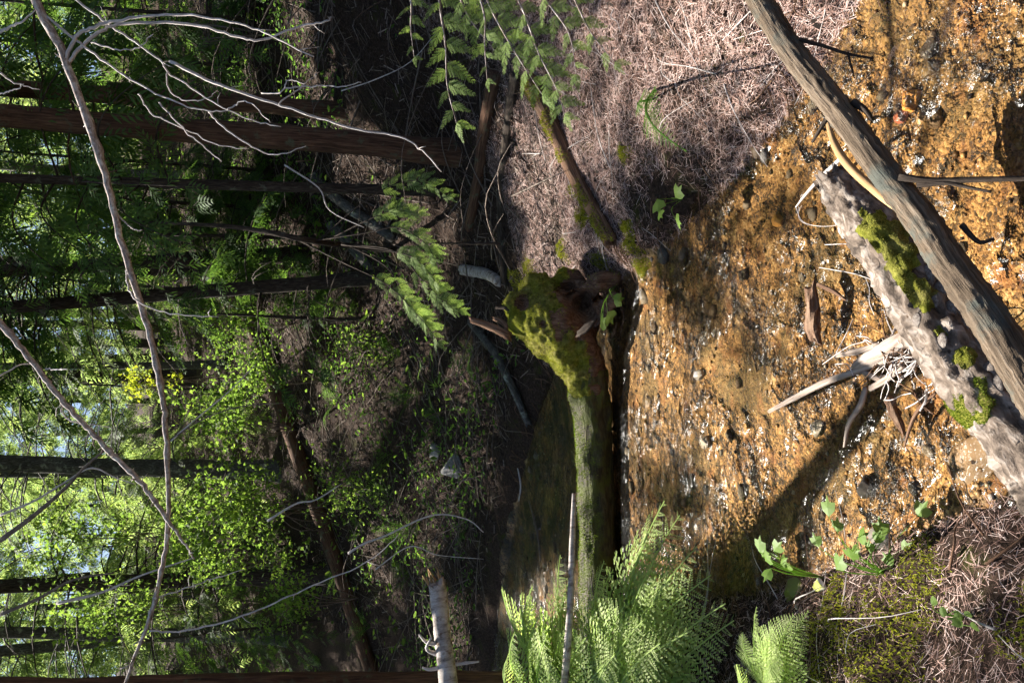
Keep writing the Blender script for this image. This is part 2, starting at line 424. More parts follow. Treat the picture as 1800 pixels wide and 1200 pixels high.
# ------------------------------------------------------------------ ground, stream bed, water
def axis(lo, hi, step, far_lo, far_hi):
    a = list(np.arange(lo, hi + 1e-6, step)); s = step
    while a[-1] < far_hi: s *= 1.12; a.append(a[-1] + s)
    s = step
    while a[0] > far_lo: s *= 1.12; a.insert(0, a[0] - s)
    return np.array(a)
gx = axis(-3.6, 3.6, .052, -70, 70); gy = axis(.6, 9, .052, -12, 90)
XX, YY = np.meshgrid(gx, gy); ZZ = height(XX, YY)
D0, _ = sdist(XX, YY); ZZ = np.where(D0.reshape(XX.shape) < -.05, ZZ - .03, ZZ)      # sinks below the bed sheet
def grid_faces(ny, nx):
    i = np.arange(ny - 1)[:, None] * nx + np.arange(nx - 1)[None]
    return np.stack([i, i + 1, i + nx + 1, i + nx], 2).reshape(-1, 4)
ground = single('ground', (np.stack([XX, YY, ZZ], 2).reshape(-1, 3), grid_faces(*XX.shape)), M_ground, kind='structure')
def channel(step, lim, zf, x0, x1, y0, y1):
    X, Y = np.meshgrid(np.arange(x0, x1, step), np.arange(y0, y1, step))
    D, _ = sdist(X, Y); Z = zf(X, Y)
    F = grid_faces(*X.shape); k = (D[F] < lim).any(1); F = F[k]
    u, inv = np.unique(F, return_inverse=True)
    return np.stack([X, Y, Z], 2).reshape(-1, 3)[u], inv.reshape(-1, 4)
def bedz(X, Y):
    D, _ = sdist(X, Y); return height(X, Y) + .004 + .007 * nz(X, Y, 16, 2, 4.0) - .04 * np.clip((D.reshape(np.shape(X)) + .02) / .05, 0, 1)
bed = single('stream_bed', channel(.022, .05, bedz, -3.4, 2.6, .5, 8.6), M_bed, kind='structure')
def watz(X, Y):
    return .004 * nz(X * 1.0, Y * 1.6, 4.0, 2, 8.0)
water = single('stream_water', channel(.04, .10, watz, -6, 3.2, -.5, 9.8), M_water, kind='structure')

# ------------------------------------------------------------------ small shapes
def spray_proto(nb, teeth, seed, droop=.12, bl=.42):
    r = np.random.default_rng(seed); V = []; F = []
    def v(p): V.append(p); return len(V) - 1
    def z(x, y): return -droop * x * x - .10 * y * y * 4
    for i in range(nb):
        s = (i + .5) / nb; x0 = s * .92
        for sg in (-1, 1):
            L = (bl * (1 - s) ** .75 + .05) * r.uniform(.8, 1.15); a = math.radians(r.uniform(38, 55)) * (1 - .35 * s)
            dx, dy = math.cos(a), math.sin(a) * sg
            x1 = x0 + r.uniform(-.02, .02)
            w = .030 if teeth else .036
            prev = v((x1, 0, z(x1, 0)))
            if not teeth:
                m1 = v((x1 + dx * L * .45 - dy * w, dy * L * .45 + dx * w, z(x1, dy * L * .45))); m2 = v((x1 + dx * L * .45 + dy * w, dy * L * .45 - dx * w, z(x1, dy * L * .45)))
                t = v((x1 + dx * L, dy * L, z(x1 + dx * L, dy * L))); F += [(prev, m2, m1), (m1, m2, t)]
            else:
                for k in range(teeth):
                    q = (k + 1) / teeth; cx, cy = x1 + dx * L * q, dy * L * q
                    c = v((cx, cy, z(cx, cy)))
                    tl = .085 * (1.15 - q * .6) * L / .3 + .012
                    for sd in (-1, 1):
                        ex = cx + (dx * .75 - dy * sd * .66) * tl; ey = cy + (dy * .75 + dx * sd * .66) * tl
                        e = v((ex, ey, z(ex, ey))); F.append((prev, c, e) if sd > 0 else (prev, e, c))
                    prev = c
    b0 = v((0, -.012, 0)); b1 = v((0, .012, 0)); b2 = v((1, 0, z(1, 0))); F.append((b0, b2, b1))
    return np.array(V, float), np.array(F)
SP_LO = [spray_proto(5, 0, s) for s in (1, 2, 3)]
SP_HI = [spray_proto(12, 4, s, .15, .25) for s in (4, 5)]
SP_CAN = [spray_proto(4, 0, 9, .3)]
def leaf_proto():                                     # palmate leaf with five toothed lobes, stalk end at the origin
    tips = [(-70, .62), (-56, .60), (-36, .98), (-26, .70), (-12, .72), (0, 1.12)]
    ang = []
    for a, r in tips: ang.append((a, r))
    for a, r in tips[-2::-1]: ang.append((-a, r))
    P = [(0, 0, 0), (.42, 0, .04)]
    for i, (a, r) in enumerate(ang):
        lob = 1 if i % 2 else .86
        x = .30 + r * lob * .62 * math.cos(math.radians(a * 1.35)); y = r * lob * .62 * math.sin(math.radians(a * 1.35))
        P.append((x, y, -.22 * y * y - .05 * (x - .4) ** 2))
    n = len(ang)
    F = [(1, 2 + i, 3 + i) for i in range(n - 1)] + [(1, 0, 2), (1, n + 1, 0)]
    return np.array(P, float), np.array(F)
LEAF = leaf_proto()
def round_leaf():
    V = [(0, 0, 0)] + [(.5 - .5 * math.cos(a), .36 * math.sin(a), -.1 * math.sin(a) ** 2) for a in np.linspace(.5, 2 * math.pi - .5, 9)]
    return np.array(V, float), np.array([(0, i, i + 1) for i in range(1, 9)])
RLEAF = round_leaf()
MLEAF = (np.array([(0, 0, 0), (.30, -.42, -.06), (.52, -.16, -.01), (1, 0, -.08), (.52, .16, -.01), (.30, .42, -.06), (.25, 0, .02)], float), np.array([(6, 0, 1), (6, 1, 2), (6, 2, 3), (6, 3, 4), (6, 4, 5), (6, 5, 0)]))
def pinna_proto(k=9):
    V = []; F = []
    def v(*p): V.append(p); return len(V) - 1
    for i in range(k):
        x = (i + .3) / k; L = .15 * (1 - (i / k) ** 1.6) + .015
        for sg in (-1, 1):
            a = v(x, 0, 0); b = v(x + .10, L * .55 * sg, -.015); c = v(x + .085, L * sg, -.03); d = v(x + .018, L * .6 * sg, -.01)
            F.append((a, b, c, d) if sg > 0 else (a, d, c, b))
    t = v(1, 0, -.02); u = v(.93, .02, 0); w = v(.93, -.02, 0); z = v(.9, 0, 0); F.append((z, w, t, u))
    return np.array(V, float), np.array(F)
PINNA = pinna_proto()
PINNA_S = pinna_proto(4)
def frond(P0, P2, lift, npn=24, width=.30, rng=R, bare=.12):
    """arching fern frond from P0 to its tip P2"""
    P0 = np.asarray(P0, float); P2 = np.asarray(P2, float); L = np.linalg.norm(P2 - P0)
    C = P0 * .45 + P2 * .55 + np.array([0, 0, lift * L])
    u = np.linspace(0, 1, 22)[:, None]; C3 = (1 - u) ** 2 * P0 + 2 * u * (1 - u) * C + u * u * P2
    s = np.linspace(bare, .985, npn)
    X = np.stack([np.interp(s, u[:, 0], C3[:, k]) for k in range(3)], 1)
    T = norm(np.gradient(C3, axis=0)); T = np.stack([np.interp(s, u[:, 0], T[:, k]) for k in range(3)], 1)
    side = norm(np.cross(T, np.array([0, 0, 1.0]))); tw = rng.uniform(-.35, .35)
    upv = norm(np.cross(side, T)); side = norm(side + upv * tw); upv = norm(np.cross(side, T))
    q = (s - bare) / (1 - bare)
    prof = np.interp(q, [0, .12, .35, .7, 1], [.45, .8, 1, .55, .06]) * width * L
    Ms = []; Os = []
    for sg in (-1, 1):
        d = side * sg + T * (.28 + .4 * q[:, None]) - np.array([0, 0, .22])
        d = d + rng.normal(0, .05, d.shape)
        Ms.append(frames(d, upv, np.stack([prof, prof * 1.15, prof], 1))); Os.append(X)
    f = place(PINNA if npn > 19 else PINNA_S, np.concatenate(Ms), np.concatenate(Os))
    r = tube(C3, np.linspace(.0045, .0012, 22) * (L / .7), 4, cap=False)
    return join([f, r])
_bm = bmesh.new(); bmesh.ops.create_icosphere(_bm, subdivisions=2, radius=1)
ICO = (np.array([v.co[:] for v in _bm.verts]), np.array([[v.index for v in f.verts] for f in _bm.faces])); _bm.free()
_bm = bmesh.new(); bmesh.ops.create_icosphere(_bm, subdivisions=1, radius=1)
ICO1 = (np.array([v.co[:] for v in _bm.verts]), np.array([[v.index for v in f.verts] for f in _bm.faces])); _bm.free()
_bm = bmesh.new(); bmesh.ops.create_icosphere(_bm, subdivisions=4, radius=1)
ICO4 = (np.array([v.co[:] for v in _bm.verts]), np.array([[v.index for v in f.verts] for f in _bm.faces])); _bm.free()
OCT = (np.array([(1, 0, 0), (-1, 0, 0), (0, 1, 0), (0, -1, 0), (0, 0, 1), (0, 0, -1)], float), np.array([(0, 2, 4), (2, 1, 4), (1, 3, 4), (3, 0, 4), (2, 0, 5), (1, 2, 5), (3, 1, 5), (0, 3, 5)]))
def lump(base, r, seed, rough=.25, flat=.6, facets=0):
    V = base[0] * (1 + rough * fbm(base[0] * 1.1 + seed * 3.3, 3))[:, None]
    n = np.random.default_rng(seed)
    for _ in range(facets):
        q = norm(n.normal(0, 1, 3)); e = np.maximum(0, V @ q - n.uniform(.55, .85)); V = V - e[:, None] * q
    V = V * np.array([n.uniform(.8, 1.25), n.uniform(.7, 1.1), flat]) * r
    a = n.uniform(0, 6.28); c, s = math.cos(a), math.sin(a)
    return np.stack([V[:, 0] * c - V[:, 1] * s, V[:, 0] * s + V[:, 1] * c, V[:, 2]], 1), base[1]
def tri_sample(V, F, n, rng=R, keep=None):
    T = []
    for f in (F if isinstance(F, list) else [F]):
        f = np.asarray(f); T.append(f if f.shape[1] == 3 else np.vstack([f[:, [0, 1, 2]], f[:, [0, 2, 3]]]))
    T = np.vstack(T); A, B, C = V[T[:, 0]], V[T[:, 1]], V[T[:, 2]]
    N = np.cross(B - A, C - A); ar = np.linalg.norm(N, axis=1); N = N / (ar[:, None] + 1e-12)
    w = ar.copy()
    if keep is not None: w = w * keep((A + B + C) / 3, N)
    i = rng.choice(len(T), n, p=w / w.sum()); u, v = rng.random(n), rng.random(n); k = u + v > 1; u[k] = 1 - u[k]; v[k] = 1 - v[k]
    return A[i] + (B - A)[i] * u[:, None] + (C - A)[i] * v[:, None], N[i]
BLADE = (np.array([(0, -.5, 0), (0, .5, 0), (1, 0, 0)], float), np.array([(0, 1, 2)]))
def tufts(V, F, n, length, width, rng=R, keep=None, lean=.8, upb=.4):
    P, N = tri_sample(V, F, n, rng, keep)
    X = norm(N + rng.normal(0, lean, N.shape) * .7 + np.array([0, 0, upb]))
    L = length * rng.uniform(.5, 1.3, n)
    M = frames(X, rng.normal(0, 1, N.shape), np.stack([L, np.full(n, width), L], 1))
    return place(BLADE, M, P - N * .002)

# ------------------------------------------------------------------ trees
LIT = [(1480, 590, 350, 350), (1320, 480, 130, 150), (1220, 640, 110, 140), (1600, 150, 230, 260), (1270, 120, 240, 175), (1190, 680, 110, 130), (945, 590, 75, 45), (1028, 800, 16, 190), (1090, 1070, 215, 130),
       (1480, 1060, 90, 110), (1010, 260, 60, 110), (1010, 430, 45, 40), (435, 190, 30, 130), (510, 400, 60, 50), (500, 590, 60, 80), (620, 650, 40, 60), (640, 770, 35, 60),
       (620, 900, 50, 70), (560, 760, 40, 50), (720, 920, 25, 50), (690, 1040, 25, 60), (1700, 1130, 70, 40), (750, 420, 70, 130), (860, 1060, 30, 40), (1420, 850, 180, 60)]
SHADE = [(1185, 390, 75, 55), (1225, 515, 38, 30), (1340, 850, 75, 55), (1265, 950, 110, 65), (1700, 300, 60, 40), (1500, 840, 30, 40), (1130, 480, 40, 50), (1210, 230, 40, 60), (1320, 330, 60, 30), (1330, 560, 26, 40)]
def in_sun(P):
    X, Y = P[:, 0], P[:, 1]; q = pix(P); n = len(P)
    lit = np.zeros(n, bool)
    wob = 1 + .35 * nz(X, Y, 3.5, 2, 7.0)
    for cx, cy, rx, ry in LIT: lit |= ((q[:, 0] - cx) / rx) ** 2 + ((q[:, 1] - cy) / ry) ** 2 < wob
    for cx, cy, rx, ry in SHADE: lit &= ((q[:, 0] - cx) / rx) ** 2 + ((q[:, 1] - cy) / ry) ** 2 > wob
    lit |= (Y > 9) & (nz(X, Y, 1.2, 2, 4.0) > .2) & ~((q[:, 0] > 455) & (q[:, 0] < 900) & (q[:, 1] < 430))
    return lit & (q[:, 2] > .5)
# places that stand in full sun although they rise above the ground
SUNNY = np.array([at(x, y, t) for x, y, t in [(1360, 40, 1.97), (1440, 150, 1.88), (1490, 220, 1.83), (1545, 290, 1.78), (1600, 370, 1.73), (1660, 455, 1.68), (1730, 560, 1.62), (1790, 650, 1.57),
    (1500, 350, 2.18), (1580, 450, 2.08), (1650, 565, 1.98), (1725, 670, 1.88), (1690, 700, 1.84), (930, 580, 4.9), (945, 610, 4.9), (965, 640, 4.9), (920, 560, 4.95), (1015, 700, 4.95), (1022, 800, 4.95), (1030, 900, 4.95),
    (1062, 985, 3.5), (1100, 1050, 3.3), (1168, 890, 3.45), (1160, 960, 3.3), (1200, 1000, 3.2), (1120, 1120, 3.0), (1050, 1080, 3.4), (985, 1000, 4.0), (950, 1080, 3.6), (900, 1060, 3.8), (1000, 1130, 3.4), (1380, 1100, 2.5), (1340, 1080, 2.6),
    (770, 1050, 3.5), (778, 1130, 3.45), (788, 1190, 3.4), (1006, 950, 3.64), (1000, 1100, 3.5), (1355, 980, 2.45), (1440, 1010, 2.5), (1500, 1080, 2.3),
    (780, 60, 3.05), (790, 160, 3.0), (870, 40, 3.2), (920, 110, 3.1), (960, 60, 3.1), (980, 150, 3.05), (725, 60, 3.1), (855, 120, 3.0), (1010, 80, 3.0), (740, 400, 5.9), (740, 330, 5.9), (760, 450, 5.9), (790, 540, 5.9), (720, 480, 6.0),
    (120, 120, 3.4), (180, 290, 3.4), (215, 430, 3.4), (255, 560, 3.4), (283, 680, 3.4), (294, 830, 3.4), (262, 1090, 3.4), (250, 30, 3.4), (400, 40, 3.4), (300, 130, 3.4), (400, 190, 3.4), (500, 190, 3.4), (620, 226, 3.4), (740, 262, 3.4), (350, 190, 3.4),
    (60, 640, 3.3), (150, 750, 3.3), (250, 850, 3.3), (400, 1091, 3.4), (560, 1025, 3.4), (480, 1060, 3.4), (400, 560, 10.5), (420, 660, 10.3), (370, 745, 9.6), (380, 850, 9.2), (370, 910, 9.2), (360, 985, 9.2), (246, 665, 9.5), (330, 700, 9.8), (330, 800, 9.5), (430, 740, 9.6), (100, 60, 9), (110, 310, 9), (300, 310, 9), (350, 400, 9), (150, 450, 9), (100, 530, 10), (310, 520, 9), (60, 420, 9), (30, 250, 9), (100, 700, 14), (150, 900, 14), (60, 1000, 14), (200, 1100, 13), (100, 800, 15), (60, 640, 13), (500, 600, 12), (560, 680, 11), (620, 770, 10), (600, 920, 9.8)]])
SUNR = np.where(SUNNY[:, 1] > 8, .6, np.where(SUNNY[:, 1] > 5, .45, .34))
def clear_of_sun(C):
    """False for foliage that would stand between the sun and a sunlit place"""
    C = np.asarray(C, float); P = C.copy()
    for _ in range(4):
        h = np.maximum(hfast(P[:, 0], P[:, 1]), 0); P = C - SUN[None] * ((C[:, 2] - h) / SUN[2])[:, None]
    ok = ~in_sun(P)
    for p, r in zip(SUNNY, SUNR):
        d = C - p; k = d @ SUN; ok &= ~((k > .3) & (((d - k[:, None] * SUN) ** 2).sum(1) < r * r))
    return ok
def grow_crown(axis_fn, z0, z1, nbr, len0, len1, spray, nspr, rng, droop=.5, az=None, protos=SP_LO, keepf=None, up=.25):
    zs = rng.uniform(z0, z1, nbr); O = axis_fn(zs)
    a = rng.uniform(0, 2 * np.pi, nbr) if az is None else rng.uniform(az[0], az[1], nbr)
    L = np.interp(zs, [z0, z1], [len0, len1]) * rng.uniform(.6, 1.15, nbr)
    H = np.stack([np.cos(a), np.sin(a), np.zeros(nbr)], 1)
    s = np.linspace(0, 1, 6)
    pts = O[:, None] + H[:, None] * (L[:, None] * s)[:, :, None]
    pts[:, :, 2] += L[:, None] * (up * s - droop * s ** 2)[None]
    br = []
    for i in range(nbr):
        br.append(tube(pts[i], np.linspace(.011, .003, 6) * (L[i] / 1.5 + .3), 3, cap=False))
    ss = rng.uniform(.15, 1.0, (nbr, nspr))
    C = np.empty((nbr, nspr, 3)); T = np.empty((nbr, nspr, 3))
    for k in range(3):
        for i in range(nbr): C[i, :, k] = np.interp(ss[i], s, pts[i, :, k])
    T[:] = H[:, None]
    sg = rng.choice([-1, 1], (nbr, nspr))
    sd = np.stack([-H[:, 1], H[:, 0], np.zeros(nbr)], 1)
    X = T * .7 + sd[:, None] * sg[:, :, None] * .7; X[:, :, 2] -= rng.uniform(.25, .95, (nbr, nspr))
    C = C.reshape(-1, 3); X = X.reshape(-1, 3); n = len(C)
    sc = spray * rng.uniform(.6, 1.25, n)
    if keepf is not None or O[0, 1] < 21:
        k = (keepf or clear_of_sun)(C); C, X, sc = C[k], X[k], sc[k]; n = len(C)
    fol = []; which = rng.integers(0, len(protos), n)
    for j, p in enumerate(protos):
        m = which == j
        if m.any(): fol.append(place(p, frames(X[m], np.tile([0, 0, 1.0], (m.sum(), 1)), sc[m], .18, rng), C[m]))
    return join(fol), join(br)
TREES = []
def tree(label, base, lean_to, dia, bark_m, leaf_m, name='conifer', group=None, top=16, crown=None, flare=1.5, cat='tree', rng=R, low=False):
    """base: foot point; lean_to: a second point the trunk passes through"""
    base = np.asarray(base, float); d = (np.asarray(lean_to, float) - base); d = d / d[2]
    ax = lambda z: base[None] + d[None] * (np.atleast_1d(z)[:, None] - base[2])
    t = thing(name, label, cat, base, group)
    zs = base[2] + np.array([-.35, -.05, .12, .35, .8, 1.6, 3, 5, 8, top]) if top - base[2] > 9 else base[2] + np.concatenate([[-.35], (top - base[2]) * np.array([-.01, .03, .09, .2, .32, .45, .6, .75, 1])])
    P = ax(zs); P += np.stack([nz(zs, zs * 0 + base[0], .5, 2, 3) * .04, nz(zs, zs * 0 + base[1], .5, 2, 8) * .04, zs * 0], 1) * (np.arange(10) > 3)[:, None]
    rr = dia / 2 * np.array([flare * 1.15, flare, 1 + (flare - 1) * .5, 1 + (flare - 1) * .2, 1, .97, .9, .8, .6, .15 if top - base[2] > 9 else .6])
    part('trunk', tube(P, rr, 10 if low else 20, .16, 5, int(abs(base[0] * 91 + base[1] * 13)) % 97, sub=26 if low else 60, cap=False), bark_m, t)
    TREES.append((t, ax, base, top, bark_m, leaf_m))
    if crown:
        f, b = grow_crown(ax, **crown)
        part('foliage', f, leaf_m, t, stuff=True); part('branches', b, bark_m, t, stuff=True)
    return t, ax
def px_tree(label, bpx, tpx, wpx, bark_m, leaf_m, y=None, **k):
    b = G(*bpx) if y is None else None
    if b is None:
        b = aty(*bpx, y); b[2] = height(b[0], b[1])
        p1 = aty(*bpx, y)
    else: p1 = b
    tt = (b - CAMP) @ FW
    up = aty(*tpx, b[1])
    if y is not None:
        up2 = up; d = (up - p1); b = p1 + d * ((b[2] - p1[2]) / d[2]); b[2] = height(b[0], b[1])
    return tree(label, b, up, wpx / FPX * tt, bark_m, leaf_m, **k)
def cr(z0, z1, n, l0, l1, sp, ns, seed, **k):
    return dict(z0=z0, z1=z1, nbr=n, len0=l0, len1=l1, spray=sp, nspr=ns, rng=np.random.default_rng(seed), **k)
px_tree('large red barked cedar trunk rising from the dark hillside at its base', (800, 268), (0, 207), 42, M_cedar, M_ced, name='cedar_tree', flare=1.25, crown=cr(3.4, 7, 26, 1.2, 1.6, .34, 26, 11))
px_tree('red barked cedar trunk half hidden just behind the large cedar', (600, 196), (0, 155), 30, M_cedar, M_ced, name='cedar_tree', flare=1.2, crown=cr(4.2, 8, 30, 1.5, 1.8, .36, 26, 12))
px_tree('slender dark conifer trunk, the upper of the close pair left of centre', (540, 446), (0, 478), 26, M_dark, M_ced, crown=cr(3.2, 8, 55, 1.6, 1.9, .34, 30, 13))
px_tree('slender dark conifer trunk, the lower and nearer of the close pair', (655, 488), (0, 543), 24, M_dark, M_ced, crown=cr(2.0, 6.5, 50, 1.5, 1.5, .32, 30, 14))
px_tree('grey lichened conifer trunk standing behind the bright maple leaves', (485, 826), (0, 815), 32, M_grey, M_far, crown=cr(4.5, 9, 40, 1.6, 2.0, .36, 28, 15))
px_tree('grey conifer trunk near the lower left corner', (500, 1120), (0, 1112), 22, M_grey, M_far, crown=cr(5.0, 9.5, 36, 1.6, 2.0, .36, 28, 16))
px_tree('broad brown fibrous trunk along the bottom edge of the picture', (1000, 1222), (0, 1216), 70, M_cedar, M_ced, y=4.4, top=4.1, name='cedar_tree')
for i, (bx, by, tx, ty, y, w) in enumerate([(232, 574, 0, 566, 24, 16), (232, 603, 0, 600, 27, 14), (236, 630, 0, 634, 25, 15)]):
    px_tree(['far dark trunk, uppermost of three close together in the forest gap', 'far dark trunk, middle one of three in the forest gap', 'far dark trunk, lowest of three in the forest gap'][i],
            (bx, by), (tx, ty), w, M_dark, M_far, y=y, group='dark trunks in the forest gap', low=True, top=16, crown=cr(12 + i, 19, 40, 1.6, 2, .5, 20, 30 + i))
fr = np.random.default_rng(21)
spots = [(-13, 17), (-9.5, 15), (-6.6, 16.5), (-4.6, 13.6), (-2.6, 18), (-.4, 16.2), (1.6, 15), (3.6, 17.5), (6.2, 14.6), (8.6, 18), (-11, 22), (-7.5, 23), (-4, 24), (.5, 23), (4, 24), (7.5, 23),
         (11.5, 23), (-15, 28), (-10, 30), (-5, 32), (-1, 30), (3, 32), (8, 30), (13, 30), (-18, 36), (-12.5, 37), (-7.5, 38), (-2.8, 37), (1.2, 38), (5.6, 37), (10.6, 38), (16, 36), (-8.5, 19.5), (-1.4, 20), (5.4, 20.4), (2.2, 27), (-7, 27), (-10.5, 26), (-13.5, 31), (-5.2, 28.5), (-3.6, 34.5), (-6.4, 35)]
for i, (x, y) in enumerate(spots):
    x += fr.uniform(-.6, .6); y += fr.uniform(-.6, .6); h = float(height(x, y))
    far = y > 21
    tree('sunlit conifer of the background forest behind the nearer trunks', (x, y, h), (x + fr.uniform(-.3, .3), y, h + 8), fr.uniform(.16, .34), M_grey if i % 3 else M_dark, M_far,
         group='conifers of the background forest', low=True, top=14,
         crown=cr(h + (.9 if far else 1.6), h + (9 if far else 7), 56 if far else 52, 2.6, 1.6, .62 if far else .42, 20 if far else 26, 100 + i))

TH = np.random.default_rng(61)
for i, (px, py, hgt, wd, lab) in enumerate([(455, 35, 2.6, .9, 'drooping young hemlock above the dark hillside at the top edge'), (430, 120, 3.2, 1.0, 'drooping young hemlock just above the large cedar trunk'),
        (470, 300, 3.4, 1.1, 'drooping young hemlock directly below the large cedar trunk'), (500, 370, 3.0, 1.0, 'drooping young hemlock beside the upper dark trunk'), (560, 420, 2.2, .9, 'low drooping hemlock in front of the pair of dark trunks'),
        (470, 520, 2.8, .9, 'drooping young hemlock just below the pair of dark trunks'), (470, 690, 2.4, .8, 'young hemlock behind the bright vine maples'), (520, 960, 2.6, 1.0, 'dark young hemlock below the grey trunk near the fallen trunk'),
        (560, 1090, 2.4, 1.0, 'dark young hemlock near the broken pole at the bottom edge'), (660, 560, 1.3, .6, 'low dark hemlock seedling on the shaded slope'), (430, 1030, 3.2, 1.0, 'tall young hemlock beside the lower grey trunk')]):
    b = G(px, py); b[2] = float(height(b[0], b[1]))
    tree(lab, b, b + (TH.uniform(-.2, .2), 0, 3), .05, M_dark, M_ced if i not in (6, 10) else M_far, name='young_hemlock', group='young hemlocks of the understorey', low=True, top=b[2] + hgt + .6, flare=1.1,
         crown=cr(b[2] + .25, b[2] + hgt, int(20 * hgt), wd, wd * .7, .22, 22, 300 + i, droop=.75))
# added canopy out of view: sprays placed sunward to shade the bank and hillside
cr_ = np.random.default_rng(5)
SPt = np.stack([cr_.uniform(-4.5, 5, 11000), cr_.uniform(.8, 14, 11000), np.zeros(11000)], 1)
SPt[:, 2] = np.maximum(height(SPt[:, 0], SPt[:, 1]), 0); SPt = SPt[~in_sun(SPt)]
_q = np.stack([cr_.uniform(-5, 5, 70000), cr_.uniform(5, 12.5, 70000), np.zeros(70000)], 1); _q[:, 2] = np.maximum(hfast(_q[:, 0], _q[:, 1]), 0); _p = pix(_q)
_k = ~in_sun(_q) & (((_p[:, 0] > 880) & (_p[:, 0] < 1020) & (_p[:, 1] > 660)) | ((_p[:, 0] > 730) & (_p[:, 0] < 905) & (_p[:, 1] > 480)) | ((_p[:, 0] > 450) & (_p[:, 0] < 900) & (_p[:, 1] < 430)))
_s = np.stack([cr_.uniform(-2, 1.6, 9000), cr_.uniform(1.6, 5, 9000), np.zeros(9000)], 1); _ps = pix(_s)
SPt = np.vstack([SPt, _q[_k][:9500], _s[~in_sun(_s) & (_ps[:, 0] > 1080) & (_ps[:, 0] < 1450)][:220]])
hmin = np.maximum(4.6, (2.6 + .42 * SPt[:, 1] - .6 * SPt[:, 2]) / .76)
hh = hmin + cr_.uniform(0, 5.0, len(SPt))
CP = SPt + SUN[None] * (hh / SUN[2])[:, None]
q = pix(CP); infr = (q[:, 0] > -60) & (q[:, 2] > 0)
CP = CP[~infr]; CP = CP[clear_of_sun(CP)]
mains = [k for k in range(len(TREES)) if k < 6 or k in (11, 12, 13, 14, 15)]
bx = np.array([TREES[k][1](9.0)[0] for k in mains])
own = ((CP[:, None, :2] - bx[None, :, :2]) ** 2).sum(2).argmin(1)
for j, k in enumerate(mains):
    P = CP[own == j]
    if len(P) < 5: continue
    t, ax, base, top, bm_, lm_ = TREES[k]
    X = norm(cr_.normal(0, 1, P.shape) * np.array([1, 1, .35]))
    part('added_shade_foliage', place(SP_CAN[0], frames(X, np.tile(SUN, (len(P), 1)), .5 * cr_.uniform(.7, 1.3, len(P)), .25, cr_), P), lm_, t, stuff=True)
    cell = np.unique(np.round(P / 1.1), axis=0) * 1.1; lb = []
    for c in cell:
        o = ax(min(max(c[2] - .35 * np.hypot(*(c[:2] - base[:2])), CAM_H + .45 * base[1] + .3), top - .5))[0]
        if not clear_of_sun(np.array([c, o * .3 + c * .7 + (0, 0, .2), (o + c) / 2 + (0, 0, .25), o * .7 + c * .3 + (0, 0, .2)])).all(): continue
        mid = (o + c) / 2 + np.array([0, 0, .25])
        lb.append(tube(np.array([o, mid, c]), [.028, .018, .005], 3, cap=False, sub=5))
    if lb: part('added_shade_branches', join(lb), bm_, t, stuff=True)
#@@DETAILS
# ------------------------------------------------------------------ the fallen log across the stream with its mossy root end
def voxel(items, size):
    V, F, _ = join(items)
    me = mesh('tmp', V, F); ob = bpy.data.objects.new('tmp', me); COL.objects.link(ob)
    md = ob.modifiers.new('r', 'REMESH'); md.mode = 'VOXEL'; md.voxel_size = size
    dg = bpy.context.evaluated_depsgraph_get(); ev = ob.evaluated_get(dg); m2 = ev.to_mesh()
    nv = len(m2.vertices); v = np.empty(nv * 3); m2.vertices.foreach_get('co', v)
    n = np.empty(nv * 3); m2.vertices.foreach_get('normal', n)
    lt = np.array([p.loop_total for p in m2.polygons]); lv = np.empty(len(m2.loops), np.int32); m2.loops.foreach_get('vertex_index', lv)
    Q = lv[:(lt == 4).sum() * 4].reshape(-1, 4) if (lt == 4).all() else np.array([p.vertices[:4] for p in m2.polygons if p.loop_total == 4])
    ev.to_mesh_clear(); bpy.data.objects.remove(ob); bpy.data.meshes.remove(me)
    return v.reshape(-1, 3), n.reshape(-1, 3), Q
def ball(c, r, sq=(1, 1, 1)): return ICO[0] * np.array(sq) * r + np.array(c), ICO[1]
def moss_mat():
    m, nt, out = new_mat('moss_cushion'); v = coords(nt, 'obj')
    n = noise_n(nt, v, 35, 6, .7); n2 = noise_n(nt, v, 7, 3)
    c = mixc(nt, ramp(nt, n2, [(.35, (0, 0, 0)), (.6, (1, 1, 1))]), ramp(nt, n, [(.3, (.06, .075, .008)), (.5, (.20, .215, .025)), (.7, (.38, .37, .06))]), ramp(nt, n, [(.3, (.05, .042, .014)), (.5, (.20, .18, .05)), (.7, (.36, .32, .11))]))
    prin(nt, out, c, .95, .05, bump(nt, noise_n(nt, v, 160, 4, .7), 1, .01)); return m
M_mcush = moss_mat()
def shell(V, N, F, mask, thick):
    Q = [np.asarray(f) for f in (F if isinstance(F, list) else [F])]
    out = []; used = np.zeros(len(V), bool)
    for f in Q:
        k = mask[f].mean(1) > .5
        if k.any(): out.append(f[k]); used[f[k].ravel()] = True
    ix = np.cumsum(used) - 1
    W = (V + N * (thick * np.clip(mask * 2 - 1, -.3, 1) * (.7 + .6 * fbm(V * 45, 2)))[:, None])[used]
    return W, [ix[f] for f in out]
def vnormals(V, F):
    N = np.zeros_like(V)
    for f in F:
        f = np.asarray(f); n = np.cross(V[f[:, 1]] - V[f[:, 0]], V[f[:, 2]] - V[f[:, 0]])
        for k in range(f.shape[1]): np.add.at(N, f[:, k], n)
    return norm(N)
LOGY = 4.82
logP = np.array([(-2.9, 4.66, .20), (-2.2, 4.72, .13), (-1.5, LOGY - .04, .10), (-.7, LOGY, .115), (-.2, LOGY, .16)])
lg = thing('fallen_log', 'mossy fallen log lying across the stream with a flared root end', 'log', (-.9, LOGY, .02))
part('trunk', tube(logP, [.10, .112, .122, .127, .14], 36, .22, 8, 3, sub=110), M_log, lg)
c0 = at(968, 566, 5.05)
